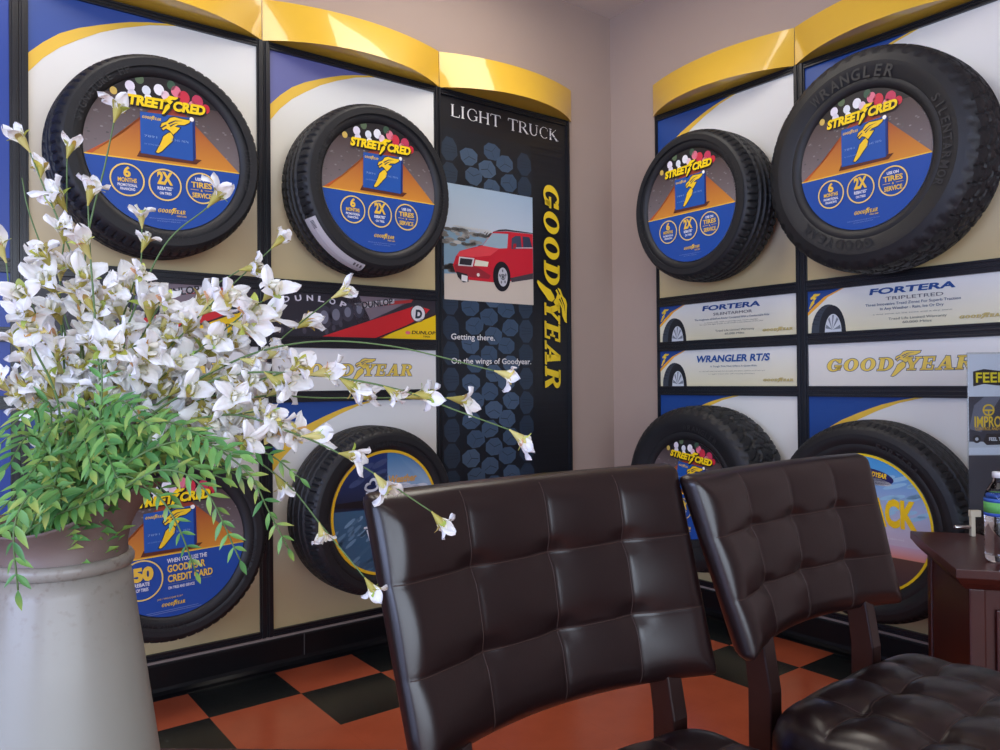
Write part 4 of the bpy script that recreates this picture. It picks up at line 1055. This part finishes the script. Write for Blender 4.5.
mouth=Vector((pc.x,pc.y,TZ+PZR+.02))
def spray(pts,fr,label,group=None,scale=1.0,base=None):
    base=base or mouth+RIGHT*frnd.uniform(-.03,.035)+FWD*frnd.uniform(-.035,.035)
    low=pc+Vector((0,0,.12))+RIGHT*frnd.uniform(-.03,.03)+FWD*frnd.uniform(-.03,.03)
    path=crom([low,base]+[pt(*p) for p in pts],12)
    e=empty('flower_spray',Matrix.Translation(base)); I=Matrix.Translation(-base)
    m=MB(); m.tube(path,lambda t:.0015-.0008*t,6); m.build('stem',M_stem,e,I,smooth=True)
    for i,f in enumerate(fr):
        p,d=along(path,f); tip=f>=.985
        side=d.cross(Vector((frnd.uniform(-1,1),frnd.uniform(-1,1),frnd.uniform(-1,1)))).normalized()
        dd=(d+side*(0.25 if tip else frnd.uniform(.25,.7))+Vector((0,0,-.15))).normalized()
        sc=scale*frnd.uniform(.82,1.15)
        me,ca=frnd.choice(BL)
        o=bpy.data.objects.new('blossom',me); C.objects.link(o); o.parent=e
        o.matrix_local=I@Matrix.Translation(p+dd*.010*sc)@orient(dd,frnd.uniform(0,6.28))@Matrix.Scale(sc,4)
        c_=bpy.data.objects.new('calyx',ca); C.objects.link(c_); c_.parent=o
    return tag(e,label,'flower',group)
A_='white artificial flower spray with '
spray([(92,420,.83),(96,330,.82),(62,230,.80),(45,190,.80),(30,152,.80)],[1,.95,.89,.83,.76,.70,.63],A_+'its tip before the blue edge board')
spray([(80,380,.82),(86,250,.80),(105,165,.80),(114,122,.80)],[1,.62,.55],A_+'one high blossom over the upper left tire')
spray([(72,400,.84),(60,300,.83),(66,220,.82),(67,158,.82)],[1,.9,.84,.77,.7,.6],A_+'upright tip just left of the upper left tire')
spray([(95,410,.80),(130,320,.79),(165,245,.78),(208,207,.78)],[1,.78,.70,.62],A_+'a blossom low over upper left tire')
spray([(100,420,.78),(95,320,.77),(90,250,.77),(88,205,.77)],[1,.9,.8,.72,.62],A_+'a blossom over the left rim of upper left tire')
spray([(110,400,.82),(128,320,.82),(140,270,.82),(142,228,.82)],[1,.95,.86,.78],A_+'paired tip blossoms below the upper left tire')
spray([(120,400,.84),(160,330,.85),(200,295,.85),(240,270,.85)],[1,.8,.7,.62],A_+'a small drooping blossom under that upper left tire')
spray([(125,410,.86),(180,340,.88),(225,292,.88),(272,248,.88)],[1,.72,.62],A_+'a blossom before the post between upper tires')
spray([(130,430,.80),(220,368,.79),(300,343,.79),(390,346,.80),(495,371,.80)],[1,.62,.57,.50,.44],A_+'a long bowed stem ending before the banner words')
spray([(120,440,.78),(220,378,.77),(320,376,.77),(400,390,.77),(455,410,.78),(510,430,.78)],[1,.86,.82,.76,.72,.66,.6,.54],A_+'a long stem ending furthest right, low on the banner')
spray([(125,450,.82),(240,400,.81),(330,398,.82),(448,398,.82)],[1,.93,.84,.70,.62],A_+'a level stem crossing the lower blue board corner')
spray([(130,450,.76),(220,415,.75),(290,432,.75),(355,462,.75),(432,512,.75)],[1,.9,.84,.78,.72,.62,.55],A_+'a drooping tip over the corner of the near chair back')
spray([(120,460,.80),(210,440,.79),(280,478,.79),(325,530,.79),(365,578,.79)],[1,.88,.77,.68],A_+'the lowest drooping tip, left of the near chair')
spray([(130,440,.84),(230,390,.85),(280,340,.86),(332,298,.86)],[1,.9,.8,.68],A_+'a tip across the race car advert strip')
spray([(60,420,.80),(30,340,.78),(12,300,.77),(6,262,.77)],[1,.86,.7],A_+'a tip blossom at the left edge of the picture')
spray([(95,430,.85),(60,300,.87),(30,215,.88),(22,178,.88)],[.78],A_+'a bare dark stem tip on the left frame post')
G='white flower sprays massed above the pitcher'; GLb='white artificial flower spray in the dense mass above the pitcher'
dense=[(30,300),(52,268),(80,290),(105,300),(135,280),(160,305),(188,318),(215,300),(236,335),(258,360),(275,385),(262,410),(285,430),(20,350),(10,392),(48,340),(75,355),(110,350),(140,355),(168,372),(196,380),(228,400),(160,330),(250,320),(120,330),(60,400),(236,436),(205,425),(178,408),(290,370),(264,300),(96,320),(150,400),(190,345),(222,372),(34,392),(125,380)]
for i,(u,v) in enumerate(dense):
    t=frnd.uniform(.72,.92); k=frnd.uniform(.35,.5); mu,mv=85+(u-85)*k+frnd.uniform(-8,8),480+(v-480)*k-12
    spray([(mu,mv,.83),(85+(u-85)*.78,480+(v-480)*.8-6,(t+.83)/2),(u,v,t)],[1,.93,.86,.79,.72,.65] if i%2 else [1,.94,.88,.80,.70],GLb,G,frnd.uniform(1.05,1.3))

# leafy greenery
def leaf(mb,p,d,up,ln,wd,col,col2):
    d=d.normalized(); s=d.cross(up)
    if s.length<1e-3: s=d.cross(Vector((1,0,0)))
    s.normalize(); n=s.cross(d).normalized(); rows=[]; K=6
    a,b=lin(col),lin(col2)
    for i in range(K+1):
        u=i/K; hw=wd*math.sin(PI*(u**.85)*.97+.03)**1.15*(.5) if 0<u<1 else wd*.03
        c=p+d*(ln*u)+n*(-.18*ln*u*u)
        rows.append([c-s*hw+n*hw*.25,c-s*hw*.5+n*hw*.06,c,c+s*hw*.5+n*hw*.06,c+s*hw+n*hw*.25])
    def cf(v,b0=Vector(p)):
        t=min(1,(Vector(v)-b0).length/ln); return tuple(a[i]+(b[i]-a[i])*t for i in range(3))
    mb.loft(rows,False,False,col=cf)
lr=random.Random(5)
def leafy(pts,label,group=None,lw=.026,dens=.013,start=.3,tone=0,base=None):
    base=base or mouth+RIGHT*lr.uniform(-.035,.05)+FWD*lr.uniform(-.05,.02)
    low=pc+Vector((0,0,.13))+RIGHT*lr.uniform(-.03,.03)+FWD*lr.uniform(-.03,.03)
    path=crom([low,base]+[pt(*p) for p in pts],12)
    e=empty('leafy_sprig',Matrix.Translation(base)); I=Matrix.Translation(-base)
    m=MB(); m.tube(path,lambda t:.0014-.0007*t,6); m.build('stem',M_stem,e,I,smooth=True)
    lf=MB(); L=sum((path[i+1]-path[i]).length for i in range(len(path)-1)); n=int(L*(1-start)/dens)
    for i in range(n+1):
        f=start+(1-start)*i/n; p,d=along(path,f)
        up=Vector((0,0,1))*.7-FWD*.7
        s=d.cross(up).normalized(); sz=lw*(1-.35*max(0,(f-.6)/.4))
        g0=lr.choice([(70,128,66),(84,146,70),(98,156,78),(62,118,64),(110,166,84),(126,176,92)]); g1=lr.choice([(150,178,84),(120,168,84),(96,150,84),(176,182,90),(86,142,76)])
        if tone: g0=tuple(min(255,x+tone) for x in g0)
        if i==n: leaf(lf,p,d+Vector((0,0,-.1)),up,sz*1.1,sz*.36,g0,g1); continue
        for q in (-1,1):
            dd=(d*.75+s*q*lr.uniform(.6,1.0)+up*lr.uniform(-.35,.45)+Vector((lr.uniform(-.2,.2),lr.uniform(-.2,.2),lr.uniform(-.35,.1))))
            leaf(lf,p,dd,up,sz*lr.uniform(.8,1.2),sz*lr.uniform(.25,.34),g0,g1)
    lf.build('leaves',M_leaf,e,I,smooth=True)
    return tag(e,label,'greenery',group)
leafy([(120,470,.72),(190,440,.72),(245,470,.72),(268,510,.73),(288,548,.74)],'green leafy sprig arching right and drooping over the low left tire',lw=.022,start=.45)
leafy([(120,460,.76),(200,450,.76),(262,452,.76),(300,478,.77)],'green leafy sprig reaching furthest right under the flower stems',lw=.021,start=.45)
leafy([(120,490,.70),(165,470,.69),(205,490,.69),(240,560,.70)],'green leafy sprig hanging over the credit card advert',lw=.022,start=.4)
leafy([(110,480,.72),(150,490,.71),(175,520,.70),(196,572,.71)],'thin green leafy sprig drooping just right of the pitcher lip',lw=.018,start=.4)
leafy([(60,490,.70),(30,495,.665),(14,530,.65),(18,590,.65)],'green leafy sprig drooping over the left side of the pitcher',lw=.026,start=.4)
leafy([(98,440,.76),(102,390,.75),(100,338,.75)],'pale green leafy sprig standing up among the white flowers',lw=.022,start=.55,tone=30)
GG='green leafy sprigs massed around the pitcher mouth'; GL2='green leafy sprig in the mass around the pitcher mouth'
for i,(u,v) in enumerate([(5,430),(30,418),(55,430),(85,420),(120,418),(150,425),(185,430),(215,440),(240,455),(5,470),(0,510),(25,480),(50,470),(48,510),(75,478),(100,482),(130,470),(160,465),(170,495),(200,470),(222,478),(-10,450),(40,450),(110,445),(140,488),(-5,540),(30,515),(62,500),(92,470),(60,485),(118,478),(15,500),(205,455),(250,480),(80,445),(150,450)]):
    t=lr.uniform(.66,.80); mu,mv=72+(u-72)*.5,490+(v-505)*.75-lr.uniform(10,28)
    leafy([(mu,mv,(t+.8)/2),(u,v,t)],GL2,GG,lw=lr.uniform(.022,.030),start=.42,dens=.012)

# ------------------------------------------------------------------ lights
M_diff=emis('troffer_diffuser',(1.0,.94,.84),TROF) if False else None
def troffer(x0,x1,y0,y1,st,label):
    e=empty('ceiling_light',Matrix.Translation(((x0+x1)/2,(y0+y1)/2,ZC)))
    a,b=(x1-x0)/2,(y1-y0)/2
    f=MB(); 
    for q in ((-a,a,-b,-b+.02),(-a,a,b-.02,b),(-a,-a+.02,-b+.02,b-.02),(a-.02,a,-b+.02,b-.02)): f.box(*q,-.018,-.0005)
    f.build('frame',mat('white_light_frame',(225,225,222),.5),e)
    d=MB(); d.box(-a+.021,a-.021,-b+.021,b-.021,-.012,-.008); d.build('diffuser',emis('diffuser',(1.0,.93,.82),st),e)
    tag(e,label,'ceiling light')
troffer(-1.52,-.65,-1.2,-.3,6,'square ceiling light panel nearest the room corner')
troffer(-2.75,-2.10,-1.2,-.3,6,'square ceiling light panel above the first tire')
troffer(-4.9,-3.7,-3.6,-3.0,1.5,'square ceiling light panel at the back left of the room')
troffer(-2.4,-1.2,-3.6,-3.0,1.5,'square ceiling light panel behind the viewer')
def area(name,loc,rot,sx,sy,power,col):
    l=bpy.data.lights.new(name,'AREA'); l.shape='RECTANGLE'; l.size=sx; l.size_y=sy; l.energy=power; l.color=col
    o=bpy.data.objects.new(name,l); C.objects.link(o); o.location=loc; o.rotation_euler=rot
area('window_daylight',(X0+.02,(WX[0]+WX[1])/2,1.45),(0,-PI/2,0),1.8,3.6,165,(.50,.62,1.0))
area('window_daylight',((WY[0]+WY[1])/2,Y0+.02,1.45),(PI/2,0,0),3.8,1.8,110,(.80,.88,1.0))
wd=bpy.data.worlds.new('sky'); scene.world=wd; wd.use_nodes=True; bg=wd.node_tree.nodes['Background']; bg.inputs[0].default_value=(.55,.70,1,1); bg.inputs[1].default_value=1.2
scene.view_settings.view_transform='Standard'; scene.view_settings.look='None'; scene.view_settings.gamma=1; scene.view_settings.use_curve_mapping=False
scene.view_settings.exposure=0
